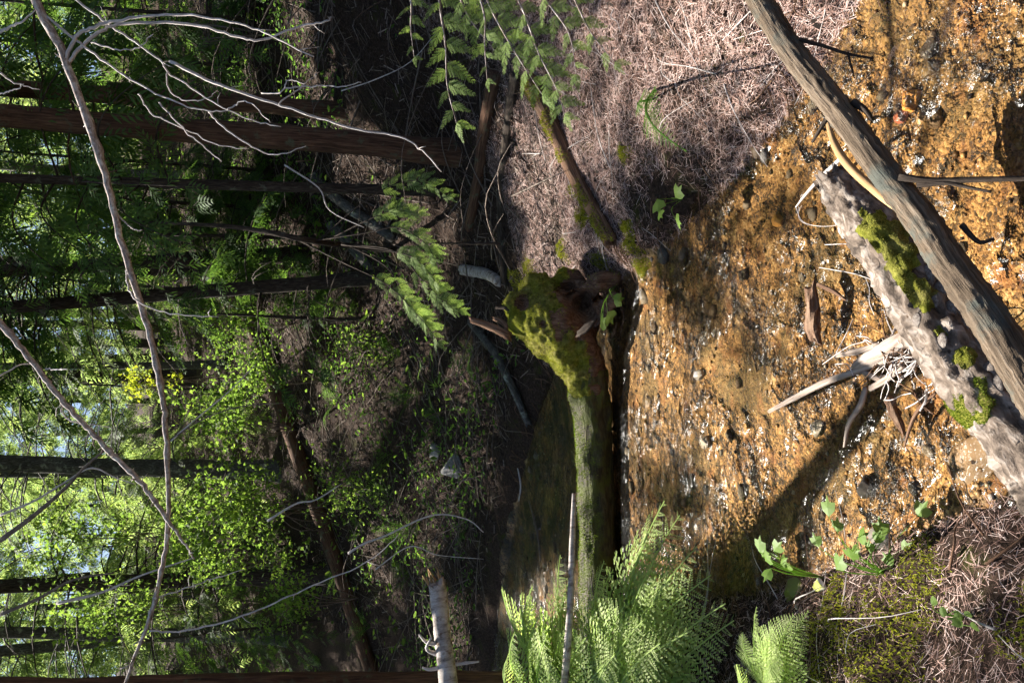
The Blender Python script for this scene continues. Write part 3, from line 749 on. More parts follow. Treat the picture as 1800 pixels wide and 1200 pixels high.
rootV, rootN, rootQ = voxel([tube(np.array([(-.34, LOGY, .15), (-.16, LOGY, .19), (.0, LOGY + .02, .30), (.12, LOGY + .05, .38), (.26, LOGY + .1, .38)]), [.125, .15, .20, .25, .2], 20, .1, 4, 2, sub=24)[:2],
                            ball(c0 + (.0, .05, .02), .23, (1, .9, 1)), ball(c0 + (.18, .1, .05), .15), ball(c0 + (.22, .1, -.15), .15), ball(c0 + (.05, 0, -.2), .2, (1.2, 1, .8)),
                            ball(c0 + (.10, .05, .2), .1), ball(c0 + (-.02, .0, .22), .07),
                            tube(np.array([c0 + (.1, -.12, -.1), c0 + (.25, -.24, -.24), c0 + (.32, -.26, -.42)]), [.09, .06, .03], 10, sub=8)[:2],
                            tube(np.array([c0 + (.0, -.12, -.1), c0 + (.06, -.26, -.22), c0 + (.16, -.30, -.36)]), [.1, .07, .04], 10, sub=8)[:2]], .016)
nn = fbm(rootV * 8, 3) * .05 + fbm(rootV * 26 + 5, 3) * .022
for (hx, hy, r, dp) in [(918, 533, .045, .12), (1036, 552, .085, .24), (1022, 530, .06, .2), (1000, 512, .06, .14), (985, 590, .03, .04), (1012, 600, .03, .04), (955, 570, .02, .05)]:
    dd = ray(hx, hy); dd = dd / np.linalg.norm(dd); w = rootV - CAMP; tt = w @ dd
    off = np.linalg.norm(w - tt[:, None] * dd, axis=1); front = (rootN @ dd) < .1
    rootV = rootV + (dd[None] * dp * np.exp(-(off / r) ** 2)[:, None]) * front[:, None]
rootV = rootV + rootN * nn[:, None]
rt = part('root_flare', (rootV, [rootQ], rootV), M_rot, lg, label='rotten reddish root end hollowed by dark holes')
def mossy(P, N):
    q = pix(P)
    m = np.clip((N[:, 2] + .45 + 1.1 * fbm(P * 7, 3)) * 1.5, 0, 1) * (q[:, 1] > 455)
    m *= np.where((q[:, 0] > 1010) & (q[:, 1] < 600), .15, 1)
    for (hx, hy, r) in [(918, 533, 13), (1038, 548, 40), (1005, 515, 26), (955, 570, 6)]:
        m = m * (np.hypot(q[:, 0] - hx, q[:, 1] - hy) > r)
    return m
mk = mossy(rootV, rootN); shV, shF = shell(rootV, rootN, [rootQ], np.clip(mk * 1.3, 0, 1), .012)
part('moss_cushion', (shV, shF), M_mcush, rt)
part('moss', tufts(rootV, [rootQ], 12000, .016, .005, np.random.default_rng(4), mossy), M_moss, rt, smooth=False, stuff=True)
part('moss', tufts(shV, shF, 13000, .012, .0045, np.random.default_rng(1)), M_moss, rt, smooth=False, stuff=True)
tV, tF, _ = tube(logP, [.10, .112, .122, .127, .14], 36, .22, 8, 3, sub=110)
part('moss', tufts(tV, tF, 9000, .013, .005, np.random.default_rng(2), lambda P, N: np.clip(N[:, 2] * 1.2 - .1 + .8 * fbm(P * 5, 2), 0, 1) ** 1.5), M_moss2, lg, smooth=False, stuff=True)
for k, (a, b, r, jg) in enumerate([((897, 592), (826, 562), .026, .03), ((893, 575), (868, 560), .018, .03), ((902, 548), (874, 541), .013, .015)]):
    p, q_ = at(*a, 4.98), at(*b, 5.04)
    part('broken_root', tube(np.array([p, (p + q_) / 2 + (.012, 0, 0), q_]), [r * 1.2, r, r * .8], 8, .25, 4, k, sub=9, jag=jg), M_rot if k < 2 else M_dark, lg)
p = at(1045, 600, 4.55)
part('bark_flap', tube(np.array([at(1016, 588, 4.8), at(1035, 574, 4.74), at(1048, 562, 4.7)]), [.018, .024, .005], 7, .6, 6, 8, sub=8, jag=.02), M_dark, lg)

# ------------------------------------------------------------------ the two logs close to the camera
def along(L):
    return np.array([at(x, y, t) for x, y, t in L])
W = thing('weathered_log', 'bare weathered grey brown log slanting across the stream nearest the camera', 'log', atz(1600, 330, 0))
wl_ = along([(1255, -150, 2.12), (1335, 0, 2.0), (1395, 95, 1.92), (1446, 158, 1.87), (1500, 228, 1.82), (1556, 305, 1.77), (1618, 385, 1.71), (1668, 462, 1.67), (1735, 555, 1.61), (1800, 660, 1.56), (1900, 820, 1.48)])
part('trunk', tube(wl_, [.029, .031, .0315, .033, .036, .039, .041], 48, .2, 20, 11, sub=140), M_wood, W)
for pts, r in [([(1580, 312, 1.72), (1640, 318, 1.68), (1700, 316, 1.64), (1800, 314, 1.58), (1860, 312, 1.55)], .009),
               ([(1612, 326, 1.70), (1665, 322, 1.66), (1705, 330, 1.64), (1742, 337, 1.61)], .006),
               ([(1405, 70, 1.9), (1450, 82, 1.88), (1490, 95, 1.86), (1535, 103, 1.84)], .0055), ([(1490, 92, 1.86), (1497, 120, 1.86), (1502, 138, 1.86)], .003),
               ([(1500, 180, 1.82), (1522, 195, 1.79), (1533, 212, 1.78)], .010), ([(1455, 205, 1.9), (1437, 235, 1.93), (1428, 250, 1.95)], .007),
               ([(1690, 395, 1.66), (1720, 425, 1.64), (1748, 420, 1.62)], .007)]:
    part('branch_stub', tube(along(pts), np.linspace(r, r * .5, 5), 7, .15, 4, 4, sub=12), M_dark, W)
B = thing('rotting_log', 'pale rotting log with moss and bracket fungi under the weathered log', 'log', atz(1650, 560, 0))
bl_pts = [(1462, 312, 2.22), (1502, 362, 2.18), (1568, 452, 2.08), (1638, 568, 1.98), (1715, 675, 1.88), (1795, 775, 1.80), (1875, 885, 1.74)]
bl = along(bl_pts)
br_ = [.050, .066, .074, .078, .078, .080, .08]
bV, bF, btc = tube(bl, br_, 48, .34, 16, 17, sub=150, jag=.03)
part('trunk', (bV, bF, btc), M_rotlog, B)
def pad(name, lst, parent, host, n, ln, wd, mat, thick=.012):
    V, F = host[0], host[1]
    for (cx, cy, r) in lst:
        def kp(P, N, cx=cx, cy=cy, r=r):
            q = pix(P); return (((q[:, 0] - cx) ** 2 + (q[:, 1] - cy) ** 2) < (r * (1.1 + .9 * fbm(P * 22, 3))) ** 2) * ((N * (CAMP - P)).sum(1) > -.3)
        Nv = vnormals(V, F); sg = np.sign(((V - V.mean(0)) * Nv).sum()); Nv = Nv * sg
        mk = kp(V, Nv).astype(float); q = pix(V); d = np.hypot(q[:, 0] - cx, q[:, 1] - cy) / r
        sV, sF = shell(V, Nv, F, np.clip(mk * (1.5 - .6 * d), 0, 1), .006)
        if not sF: continue
        o = part(name, (sV, sF), M_mcush, parent)
        part('moss_tufts', tufts(sV, sF, n // 2, ln * .7, wd, np.random.default_rng(int(cx)), None, .9, .3), mat, o, smooth=False, stuff=True)
pad('moss_pad', [(1535, 395, 26), (1562, 428, 34), (1590, 462, 34), (1600, 490, 20), (1520, 372, 12), (1616, 500, 14)], B, (bV, bF), 4200, .006, .003, M_mossp)
pad('moss_pad', [(1622, 522, 20), (1700, 625, 20), (1650, 585, 12)], B, (bV, bF), 1500, .006, .003, M_mossp)
fr2 = np.random.default_rng(3)
for (cx, cy, w) in [(1628, 485, 30), (1648, 512, 26), (1640, 530, 18), (1668, 545, 26), (1690, 575, 22), (1712, 600, 20), (1735, 655, 26), (1748, 678, 28), (1655, 598, 18), (1610, 560, 16)]:
    k = np.interp(cy, [p_[1] for p_ in bl_pts], range(7)); t_ = np.interp(cy, [p_[1] for p_ in bl_pts], [p_[2] for p_ in bl_pts])
    P = at(cx, cy, t_ - .082); rr_ = w / FPX * t_ * .75
    hv = ICO[0] * np.array([1, .8, .22]); hv[:, 2] += .25 * (hv[:, 0] ** 2 + hv[:, 1] ** 2) * -1
    hv = hv * (1 + .15 * fbm(ICO[0] * 2 + cx, 2))[:, None] * rr_
    part('bracket_fungus', (hv + P, [ICO[1]], ICO[0] * rr_ * 3), M_fung, B)
part('broken_stub', tube(along([(1588, 512, 2.02), (1590, 530, 2.0), (1602, 560, 1.98)]), [.016, .022, .024], 10, .1, 4, 4, sub=6, jag=.01), M_rot, B)
gm = at(1692, 700, 1.84)
gV, gF = lump(ICO4, 46 / FPX * 1.84, 41, .7, .45); gV = gV + gm - (0, 0, .02)
cl = thing('moss_clump', 'round bright green moss clump on the stream side of the rotting log', 'moss', gm - (0, 0, .05))
part('cushion', (gV, gF), M_mcush, cl); part('moss_tufts', tufts(gV, gF, 7000, .008, .003, np.random.default_rng(6)), M_moss2, cl, smooth=False, stuff=True)

# ------------------------------------------------------------------ driftwood and sticks in the stream
def stick(name, label, pts, r, mat, cat='stick', n=8, smooth=True, rough=.15, jag=0.0, twigs=(), group=None, sub=None, zs=None):
    P = along(pts) if zs is None else np.array([atz(x, y, z) for (x, y), z in zip(pts, zs)])
    geo = tube(P, r, n, rough, 4, int(abs(pts[0][0])) % 50, sub=sub or max(10, len(pts) * 4), jag=jag)
    if not twigs: return single(name, geo, mat, label, cat, group, smooth=smooth)
    b = thing(name, label, cat, (P[:, 0].mean(), P[:, 1].mean(), P[:, 2].min()), group)
    part('stem', geo, mat, b)
    for tw in twigs:
        tp = along(tw[0]); part('twig', tube(tp, np.linspace(tw[1], tw[1] * .4, len(tp)), 5, .1, 4, 2, sub=len(tp) * 4), tw[2] if len(tw) > 2 else mat, b)
    return b
z = lambda x, y, h: (x, y, (h - CAM_H) / ray(x, y)[2])
stick('peeled_branch', 'smooth tan peeled branch curving beneath the weathered log', [(1454, 212, 2.1), (1468, 255, 2.08), (1495, 295, 2.02), (1545, 340, 1.93), (1575, 365, 1.9)], [.006, .0105, .012, .012, .009], M_tan, 'branch', rough=.06)
stick('forked_twig', 'thin pale forked twig beside the peeled branch over gold gravel', [z(1478, 278, .12), z(1440, 315, .06), z(1418, 340, .04), z(1399, 364, .03)], [.007, .007, .006, .003], M_twig, 'twig',
      twigs=[([z(1480, 292, .12), z(1455, 320, .06), z(1450, 345, .04), z(1457, 375, .03)], .004), ([z(1399, 364, .03), z(1412, 390, .03), z(1450, 398, .03), z(1500, 390, .03)], .002), ([z(1404, 362, .03), z(1405, 385, .03), z(1420, 396, .03)], .0016)])
stick('driftwood_stick', 'long straight bleached stick pointing up left from the twig tangle', [z(1354, 722, .05), z(1400, 697, .06), z(1450, 672, .07), z(1505, 652, .08), z(1560, 632, .09)], [.008, .012, .013, .012, .008], M_pale, jag=.01)
stick('driftwood_plank', 'broad grey split piece of driftwood beside the twig tangle', [z(1500, 645, .09), z(1530, 628, .10), z(1565, 610, .11), z(1602, 588, .12)], [.012, .024, .030, .02], M_pale, 'driftwood', rough=.3, jag=.02)
stick('driftwood_splinter', 'thin pale splinter lying along the split driftwood', [z(1473, 624, .07), z(1510, 617, .08), z(1545, 605, .09)], [.008, .012, .009], M_pale, 'driftwood', jag=.01)
stick('wood_chunk', 'upright broken brown wood chunk standing in the shallow riffle', [z(1425, 505, .05), z(1430, 540, .06), z(1428, 575, .05), z(1436, 600, .03)], [.022, .025, .026, .018], M_rot, 'wood', rough=.75, jag=.035, smooth=False, n=11)
stick('wood_chip', 'small dark curled root piece beside the broken wood chunk', [z(1438, 500, .06), z(1465, 512, .07), z(1488, 528, .05)], [.008, .009, .004], M_rot, 'wood')
stick('bark_slab', 'reddish pointed bark slab lying in the gravel below the tangle', [z(1562, 700, .03), z(1575, 730, .04), z(1588, 762, .02)], [.014, .020, .008], M_rot, 'bark', rough=.8, jag=.02, smooth=False, n=7)
stick('driftwood_branch', 'curved pale stick running down stream below the twig tangle', [z(1522, 680, .06), z(1512, 712, .05), z(1492, 745, .04), z(1484, 785, .02)], [.009, .011, .009, .005], M_pale, 'stick', jag=.005)
stick('driftwood_stick', 'short thick bleached stick in the middle of the twig tangle', [z(1530, 682, .07), z(1560, 665, .09), z(1588, 642, .10)], [.010, .011, .008], M_pale, jag=.006)
stick('driftwood_stick', 'short bleached stick crossing just above the thick one', [z(1515, 652, .08), z(1540, 664, .08), z(1562, 672, .07)], [.009, .010, .006], M_pale, jag=.006)
stick('brown_root', 'thin brown root bending through the gravel near the moss clump', [z(1645, 690, .04), z(1615, 720, .03), z(1600, 750, .02), z(1590, 785, .01)], [.005, .007, .006, .003], M_rot, 'root')
tg = thing('twig_tangle', 'tangle of fine reddish twigs caught against the rotting log', 'twigs', atz(1590, 630, 0))
r3 = np.random.default_rng(8)
for k in range(96):
    cx, cy = r3.normal(1598, 34), r3.normal(635, 42); a = r3.normal(1.7, .8); L = r3.uniform(20, 75)
    pts = []
    for s in (-.5, -.15, .2, .5):
        x = cx + math.cos(a) * L * s + r3.normal(0, 3); y = cy + math.sin(a) * L * s + r3.normal(0, 3); pts.append(z(x, y, max(.02, .11 - .0004 * abs(x - 1600) + r3.uniform(-.03, .05))))
    part('twig', tube(along(pts), r3.uniform(.0012, .0028), 4, sub=8, cap=False), M_twig if k % 3 else M_rot, tg)
for pts in [[(1560, 632), (1700, 690)], [(1500, 560), (1470, 620)], [(1446, 640), (1520, 600)], [(1468, 640), (1500, 660)], [(1505, 590), (1540, 620)], [(1440, 470), (1580, 520)], [(1450, 430), (1540, 450)]]:
    p0, p1 = z(*pts[0], .05), z(*pts[1], .09)
    m = z((pts[0][0] + pts[1][0]) / 2 + 6, (pts[0][1] + pts[1][1]) / 2 - 10, .09)
    part('twig', tube(along([p0, m, p1]), .0018, 4, sub=8, cap=False), M_twig, tg)

# ------------------------------------------------------------------ stones
def stone_at(label, px, py, wpx, col, sunk=.35, moss=None, seed=1, flat=.6, name='stone', wet=.5, cat='stone', zoff=0):
    P = G(px, py); t = (P - CAMP) @ FW; r = wpx / FPX * t
    V, F = lump(ICO4, r, seed, .22, flat, 9)
    gz = height(P[0], P[1]); P[2] = gz + r * flat * (1 - 2 * sunk) + zoff
    return single(name, (V + P, F), rock('rock_%d_%d' % (px, py), col, 16, moss, wet), label, cat, loc=P)
GR = [(.10, .09, .08), (.26, .24, .22), (.44, .42, .39)]; DK = [(.012, .010, .008), (.035, .028, .02), (.08, .06, .045)]
stone_at('smooth orange stone in the shallows by the right hand bank', 1583, 172, 24, [(.38, .16, .03), (.55, .26, .06), (.62, .36, .12)], .35, seed=2)
stone_at('dull red flat stone just below the smooth orange stone', 1561, 204, 17, [(.16, .05, .03), (.28, .09, .05), (.34, .15, .09)], .4, seed=3)
stone_at('dark wet rounded stone nearest the top edge of the stream', 1612, 80, 22, DK, .35, seed=4)
stone_at('olive brown stone between the dark wet stone and the orange one', 1608, 122, 20, [(.09, .06, .02), (.20, .13, .05), (.30, .21, .1)], .4, seed=5)
stone_at('small tan stone touching the red flat stone', 1600, 205, 14, [(.22, .12, .05), (.36, .23, .11), (.42, .3, .18)], .4, seed=6)
stone_at('pale grey cobble in mid stream just downstream of the fallen log', 1225, 660, 15, GR, .2, seed=7)
stone_at('pale angular stone alone in the brown shaded gravel', 1229, 776, 14, GR, .2, seed=8)
stone_at('grey rounded stone with a dark shadow below the driftwood stick', 1424, 752, 17, GR, .25, seed=9)
stone_at('dark wet cobble in a hollow of the riffle left of the wood chunk', 1296, 482, 16, DK, .3, seed=10)
stone_at('jagged black wet rock with white water running past it', 1520, 858, 24, DK, .25, seed=11, flat=.8)
stone_at('dark flat stone sunk in bright gravel near the left bank', 1598, 862, 24, DK, .55, seed=12, flat=.4)
stone_at('round brown mossy stone at the water edge under the fern', 1400, 1045, 28, [(.06, .045, .015), (.14, .10, .03), (.20, .15, .05)], .35, (.13, .15, .02), 13)
stone_at('large smooth tan boulder half buried beside the moss clump', 1725, 808, 78, [(.10, .065, .038), (.17, .115, .07), (.24, .165, .10)], .62, seed=14, flat=.3, wet=.8)
stone_at('pale angular rock on the dark far bank of the stream', 805, 822, 26, GR, .3, seed=15, flat=.8, wet=.9)
stone_at('smaller pale rock beside the angular rock on the far bank', 770, 793, 16, GR, .3, seed=16, flat=.7, wet=.9)
stone_at('orange round stone at the edge of the bank shadow', 1352, 388, 16, [(.34, .15, .03), (.50, .26, .07), (.56, .34, .12)], .4, seed=17)
stone_at('black wet stone in the dark pool beyond the fallen log', 940, 918, 14, DK, .2, seed=18)
stone_at('bright pale stone set in the sunlit moss of the left bank', 1450, 1030, 17, [(.5, .48, .44), (.62, .6, .56), (.7, .68, .64)], .3, (.35, .36, .08), 19, wet=.9)
pm = []
for s in range(8):
    V, F = lump(ICO1, 1.0, 60 + s, .35, .42, 8); m = mesh('stone', V, F); m.materials.append(M_stone); pm.append(m)
rs = np.random.default_rng(31); n = 0
while n < 290:
    y = 1.5 + 6.0 * rs.random() ** 1.3; c = CLD[np.abs(CLD[:, 1] - y).argmin()]; x = c[0] + rs.uniform(-1.3, 1.3)
    d, _ = sdist(np.array([x]), np.array([y]))
    if d[0] > -.03: continue
    r = min(.008 + .020 * rs.random() ** 2.0 * (1 + .35 * y), .06) * (1.6 if d[0] > -.2 else 1)
    o = bpy.data.objects.new('stone', pm[n % 8]); COL.objects.link(o); o.parent = bed
    o.location = (x, y, float(height(x, y)) + r * .08 + .004); o.rotation_euler = (rs.uniform(-.3, .3), rs.uniform(-.3, .3), rs.uniform(0, 6.28)); o.scale = (r, r, r); n += 1
n = 6500; y = 1.3 + 6.8 * rs.random(n) ** 1.7; ci = np.abs(CLD[None, :, 1] - y[:, None]).argmin(1); x = CLD[ci, 0] + rs.uniform(-1.25, 1.25, n)
d, _ = sdist(x, y); k = d < .06; x, y = x[k], y[k]; n = len(x)
r = .003 + .011 * rs.random(n) ** 3
X = norm(rs.normal(0, 1, (n, 3)) * (1, 1, .3))
grv = place((OCT[0] * (1 + .2 * fbm(OCT[0] + 3, 1))[:, None], OCT[1]), frames(X, np.tile([0, 0, 1.0], (n, 1)), np.stack([r * 1.25, r, r * .6], 1), .3, rs), np.stack([x, y, bedz(x, y) + r * .2], 1))
gv = single('gravel', grv, M_gravel, label='fine golden gravel covering the stream bed', cat='gravel', kind='stuff')

# ------------------------------------------------------------------ needle litter
QUAD = (np.array([(-.5, -.5, 0), (-.17, -.5, .10), (.17, -.5, .10), (.5, -.5, 0), (-.5, .5, 0), (-.17, .5, .10), (.17, .5, .10), (.5, .5, 0)], float), np.array([(0, 1, 5, 4), (1, 2, 6, 5), (2, 3, 7, 6)]))
QUAD1 = (np.array([(-.5, -.5, 0), (.5, -.5, 0), (.5, .5, 0), (-.5, .5, 0)], float), np.array([(0, 1, 2, 3)]))
def strew(x, y, lmin, lmax, w, tilt, rng, proto=QUAD1, lift=.006):
    n = len(x); h = hfast(x, y); e = .04
    nx = -(hfast(x + e, y) - h) / e; ny = -(hfast(x, y + e) - h) / e
    N = norm(np.stack([nx, ny, np.ones(n)], 1))
    a = rng.uniform(0, 6.28, n); X = np.stack([np.cos(a), np.sin(a), np.zeros(n)], 1); X = X - (X * N).sum(1, keepdims=True) * N
    X = norm(norm(X) + N * rng.normal(0, tilt, n)[:, None])
    L = rng.uniform(lmin, lmax, n)
    M = frames(X, N + rng.normal(0, .5, (n, 3)), np.stack([L, w * rng.uniform(.6, 1.3, n), L], 1))
    return place(proto, M, np.stack([x, y, h], 1) + N * (lift * rng.uniform(.3, 2.5, n))[:, None])
rl = np.random.default_rng(77)
def bank_pts(n, side, dmin, dmax, x0, x1, y0, y1):
    X = rl.uniform(x0, x1, n); Y = y0 + (y1 - y0) * rl.random(n) ** 1.2; D, S = sdist(X, Y); k = (S * side > 0) & (D > dmin) & (D < dmax); return X[k], Y[k]
x, y = bank_pts(240000, 1, -.05, 3.0, -.2, 3.2, 1.6, 6.2)
k = nz(x, y, 2.6, 4, 12.) * 1.5 + .8 - .25 * np.maximum(0, y - 4.5) > rl.random(len(x)) * .9; x, y = x[k], y[k]
single('needle_litter', strew(x, y, .02, .08, .0019, .25, rl), M_need, label='reddish dry needles strewn over the right hand bank', cat='litter', kind='stuff')
x, y = bank_pts(95000, -1, -.02, 2.0, -3, 0.6, .9, 4.6)
k = nz(x, y, 3.2, 4, 31.) < .14 + rl.uniform(-.06, .2, len(x)); x, y = x[k], y[k]
single('needle_litter', strew(x, y, .015, .06, .0013, .25, rl), M_need, label='dry needles and scraps strewn over the left bank', cat='litter', kind='stuff')
x, y = bank_pts(46000, 1, .2, 9, -5, 7, 5, 14)
single('forest_litter', strew(x, y, .05, .22, .008, .25, rl), M_litter, label='dark leaf and twig litter over the forest floor', cat='litter', kind='stuff')
# dead stems on the hillside
dead = []
for i in range(950):
    X0 = rl.uniform(-5, 6); Y0 = rl.uniform(5.5, 13); D, S = sdist(np.array([X0]), np.array([Y0]))
    if S[0] < 0 or D[0] < .3: continue
    h0 = float(height(X0, Y0)); a = rl.uniform(0, 6.28); L = rl.uniform(.4, 1.5); u = rl.uniform(.0, .5)
    pts = np.array([(X0 + math.cos(a) * L * s, Y0 + math.sin(a) * L * s, 0) for s in (0, .35, .7, 1)])
    pts[:, 2] = np.maximum(hfast(pts[:, 0], pts[:, 1]), h0 + L * u * np.array([0, .4, .65, .6])) + .015
    dead.append(tube(pts, np.linspace(rl.uniform(.004, .010), .002, 4), 4, sub=9, cap=False))
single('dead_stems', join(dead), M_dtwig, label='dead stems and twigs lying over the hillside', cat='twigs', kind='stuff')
# fine twigs on the near banks
dead = []
for i in range(260):
    X0 = rl.uniform(-2.2, 2.6); Y0 = rl.uniform(1.2, 5.2); D, S = sdist(np.array([X0]), np.array([Y0]))
    if D[0] < .04: continue
    h0 = float(height(X0, Y0)); a = rl.uniform(0, 6.28); L = rl.uniform(.12, .55)
    pts = np.array([(X0 + math.cos(a) * L * s, Y0 + math.sin(a) * L * s + rl.normal(0, .02), 0) for s in (0, .35, .7, 1)])
    pts[:, 2] = np.maximum(hfast(pts[:, 0], pts[:, 1]), -.01) + .012 + rl.uniform(0, .05) * np.array([0, 1, 1, .3])
    dead.append(tube(pts, np.linspace(rl.uniform(.0015, .0045), .001, 4), 4, sub=9, cap=False))
single('bank_twigs', join(dead), M_twig, label='fine dry twigs scattered over both stream banks', cat='twigs', kind='stuff')
# moss growing on the banks
def bank_moss(lst, mat, n, ln, wd):
    its = []
    for (px, py, rp) in lst:
        P = G(px, py); t = (P - CAMP) @ FW; r = rp / FPX * t
        a = rl.uniform(0, 6.28, n); q = np.sqrt(rl.random(n)) * r * (1 + .35 * np.sin(a * 3 + px)); xx = P[0] + q * np.cos(a); yy = P[1] + q * np.sin(a) * 1.5
        hh_ = hfast(xx, yy); X = norm(rl.normal(0, .6, (n, 3)) + (0, 0, 1))
        L = ln * rl.uniform(.5, 1.3, n)
        its.append(place(BLADE, frames(X, rl.normal(0, 1, (n, 3)), np.stack([L, np.full(n, wd), L], 1)), np.stack([xx, yy, hh_ + np.maximum(0, .02 * (1 - (q / r) ** 2))], 1)))
    return join(its)
single('bank_moss', bank_moss([(1115, 432, 22), (1130, 470, 20), (1105, 400, 16), (1020, 330, 22), (1100, 270, 18), (1060, 460, 22), (1030, 380, 18), (930, 470, 24), (910, 490, 22), (990, 440, 20)], M_moss, 1300, .014, .005), M_moss,
       label='yellow green moss patches growing on the right bank', cat='moss', kind='stuff')
x, y = bank_pts(150000, -1, .0, 1.6, -2.6, .5, 1.0, 4.2); k = nz(x, y, 3.2, 4, 31.) > .13 + rl.uniform(-.1, .06, len(x)); x, y = x[k], y[k]; n = len(x)
L = .013 * rl.uniform(.5, 1.4, n); X = norm(rl.normal(0, .6, (n, 3)) + (0, 0, 1))
single('bank_moss', place(BLADE, frames(X, rl.normal(0, 1, (n, 3)), np.stack([L, np.full(n, .0055), L], 1)), np.stack([x, y, hfast(x, y) + .018 * np.clip(nz(x, y, 3.2, 4, 31.) * 6, 0, 1)], 1)), M_moss,
       label='yellow green moss patches growing on the left bank', cat='moss', kind='stuff', smooth=False)

# ------------------------------------------------------------------ fallen wood on the right bank and the hillside
def glog(name, label, pts, wpx, mat, lift=.6, n=14, rough=.15, moss=0, stubs=(), cat='log', jag=.03):
    P = []; 
    for (x, y) in pts:
        p = G(x, y); P.append(p)
    P = np.array(P); t = ((P - CAMP) @ FW).mean(); r = wpx / FPX * t / 2
    P[:, 2] += r * lift
    b = thing(name, label, cat, P.mean(0) - (0, 0, r))
    g = tube(P, [r * 1.05, r, r * .95, r * .85], n, rough, 4, int(pts[0][0]) % 60, sub=40, jag=jag) if len(P) != 2 else tube(P, [r, r * .9], n, rough, 4, 3, sub=30, jag=jag)
    part('trunk', g, mat, b)
    if moss: part('moss', tufts(g[0], g[1], moss, .022, .006, np.random.default_rng(9), lambda Q, N: np.clip(N[:, 2], 0, 1) * (fbm(Q * 4, 2) > .08)), M_moss, b, smooth=False, stuff=True)
    for s, r2 in stubs: part('branch_stub', tube(along(s), [r2, r2 * .5], 6, sub=6), mat, b)
    return b
glog('rotten_branch', 'reddish rotten branch with moss patches lying down the right bank', [(945, 140), (985, 220), (1030, 320), (1088, 425)], 30, M_rot, 1.0, moss=2200, rough=.25)
glog('fallen_pole', 'long dark fallen pole along the foot of the hillside nearest the bank', [(915, 130), (898, 250), (888, 380), (893, 500)], 18, M_dark, .8)
glog('fallen_pole', 'long dark fallen pole behind and above the other one', [(880, 130), (862, 220), (848, 320), (832, 400)], 22, M_cedar, .8)
glog('broken_branch', 'short pale banded branch stub leaning behind the mossy root end', [(826, 474), (850, 478), (872, 484), (890, 496)], 20, M_birch, 1.2, jag=.02)
glog('fallen_tree', 'brown fallen trunk slanting across the sunlit slope behind the stream', [(418, 490), (475, 610), (540, 800), (605, 980), (672, 1190)], 27, M_cedar, 1.1, rough=.2)
glog('fallen_pole', 'grey pole leaning down the slope behind the fallen log', [(838, 566), (880, 620), (912, 680), (940, 745)], 14, M_grey, 1.6)
glog('fallen_pole', 'mossy dark pole lying upslope of the large cedar trunk', [(560, 310), (600, 350), (650, 385), (700, 420)], 18, M_grey, .9)
glog('fallen_pole', 'thin grey pole lying on the slope below the pair of dark trunks', [(590, 395), (615, 420), (640, 450), (660, 470)], 18, M_grey, .9)
stick('standing_stick', 'thin mossy stick standing upright behind the right bank', [(880, 428, 6.1), (820, 428, 6.15), (760, 428, 6.2)], [.010, .010, .007], M_dark)
stick('birch_stick', 'slender pale birch stick jutting over the water among the ferns', [(1009, 868, 3.7), (1006, 950, 3.64), (1003, 1050, 3.55), (998, 1130, 3.45), (990, 1230, 3.35), (975, 1400, 3.2)], [.010, .015, .016, .018, .018, .02], M_birch, n=12, rough=.1, jag=.01)
sn = thing('broken_pole', 'snapped pale birch pole with a splintered end above the ferns', 'pole', at(800, 1400, 3.4))
part('trunk', tube(along([(768, 1024, 3.5), (772, 1060, 3.48), (780, 1130, 3.44), (790, 1215, 3.4), (815, 1400, 3.3)]), [.039, .039, .040, .043, .046], 18, .16, 7, 7, sub=50, jag=.035), M_birch, sn)
for pts in [[(768, 1132, 3.44), (750, 1128, 3.42), (737, 1115, 3.4)], [(770, 1150, 3.44), (750, 1140, 3.40), (758, 1120, 3.38)], [(785, 1170, 3.44), (815, 1165, 3.44), (842, 1162, 3.44)], [(776, 1172, 3.42), (755, 1176, 3.4), (742, 1172, 3.4)]]:
    part('branch_stub', tube(along(pts), [.010, .008, .004], 6, .1, 4, 2, sub=8), M_twig, sn)
for i in range(9):
    a = i * .7; P = at(768, 1024, 3.5); e = at(760 + (i * 7) % 13 - 6, 1012 - (i * 5) % 9, 3.5)
    o = np.array([.03 * math.sin(a), .03 * math.cos(a) * .5, .03 * math.cos(a)])
    part('splinter', tube(np.array([P + o - (.02, 0, 0), e + o]), [.007, .002], 4, sub=3), M_tan, sn)

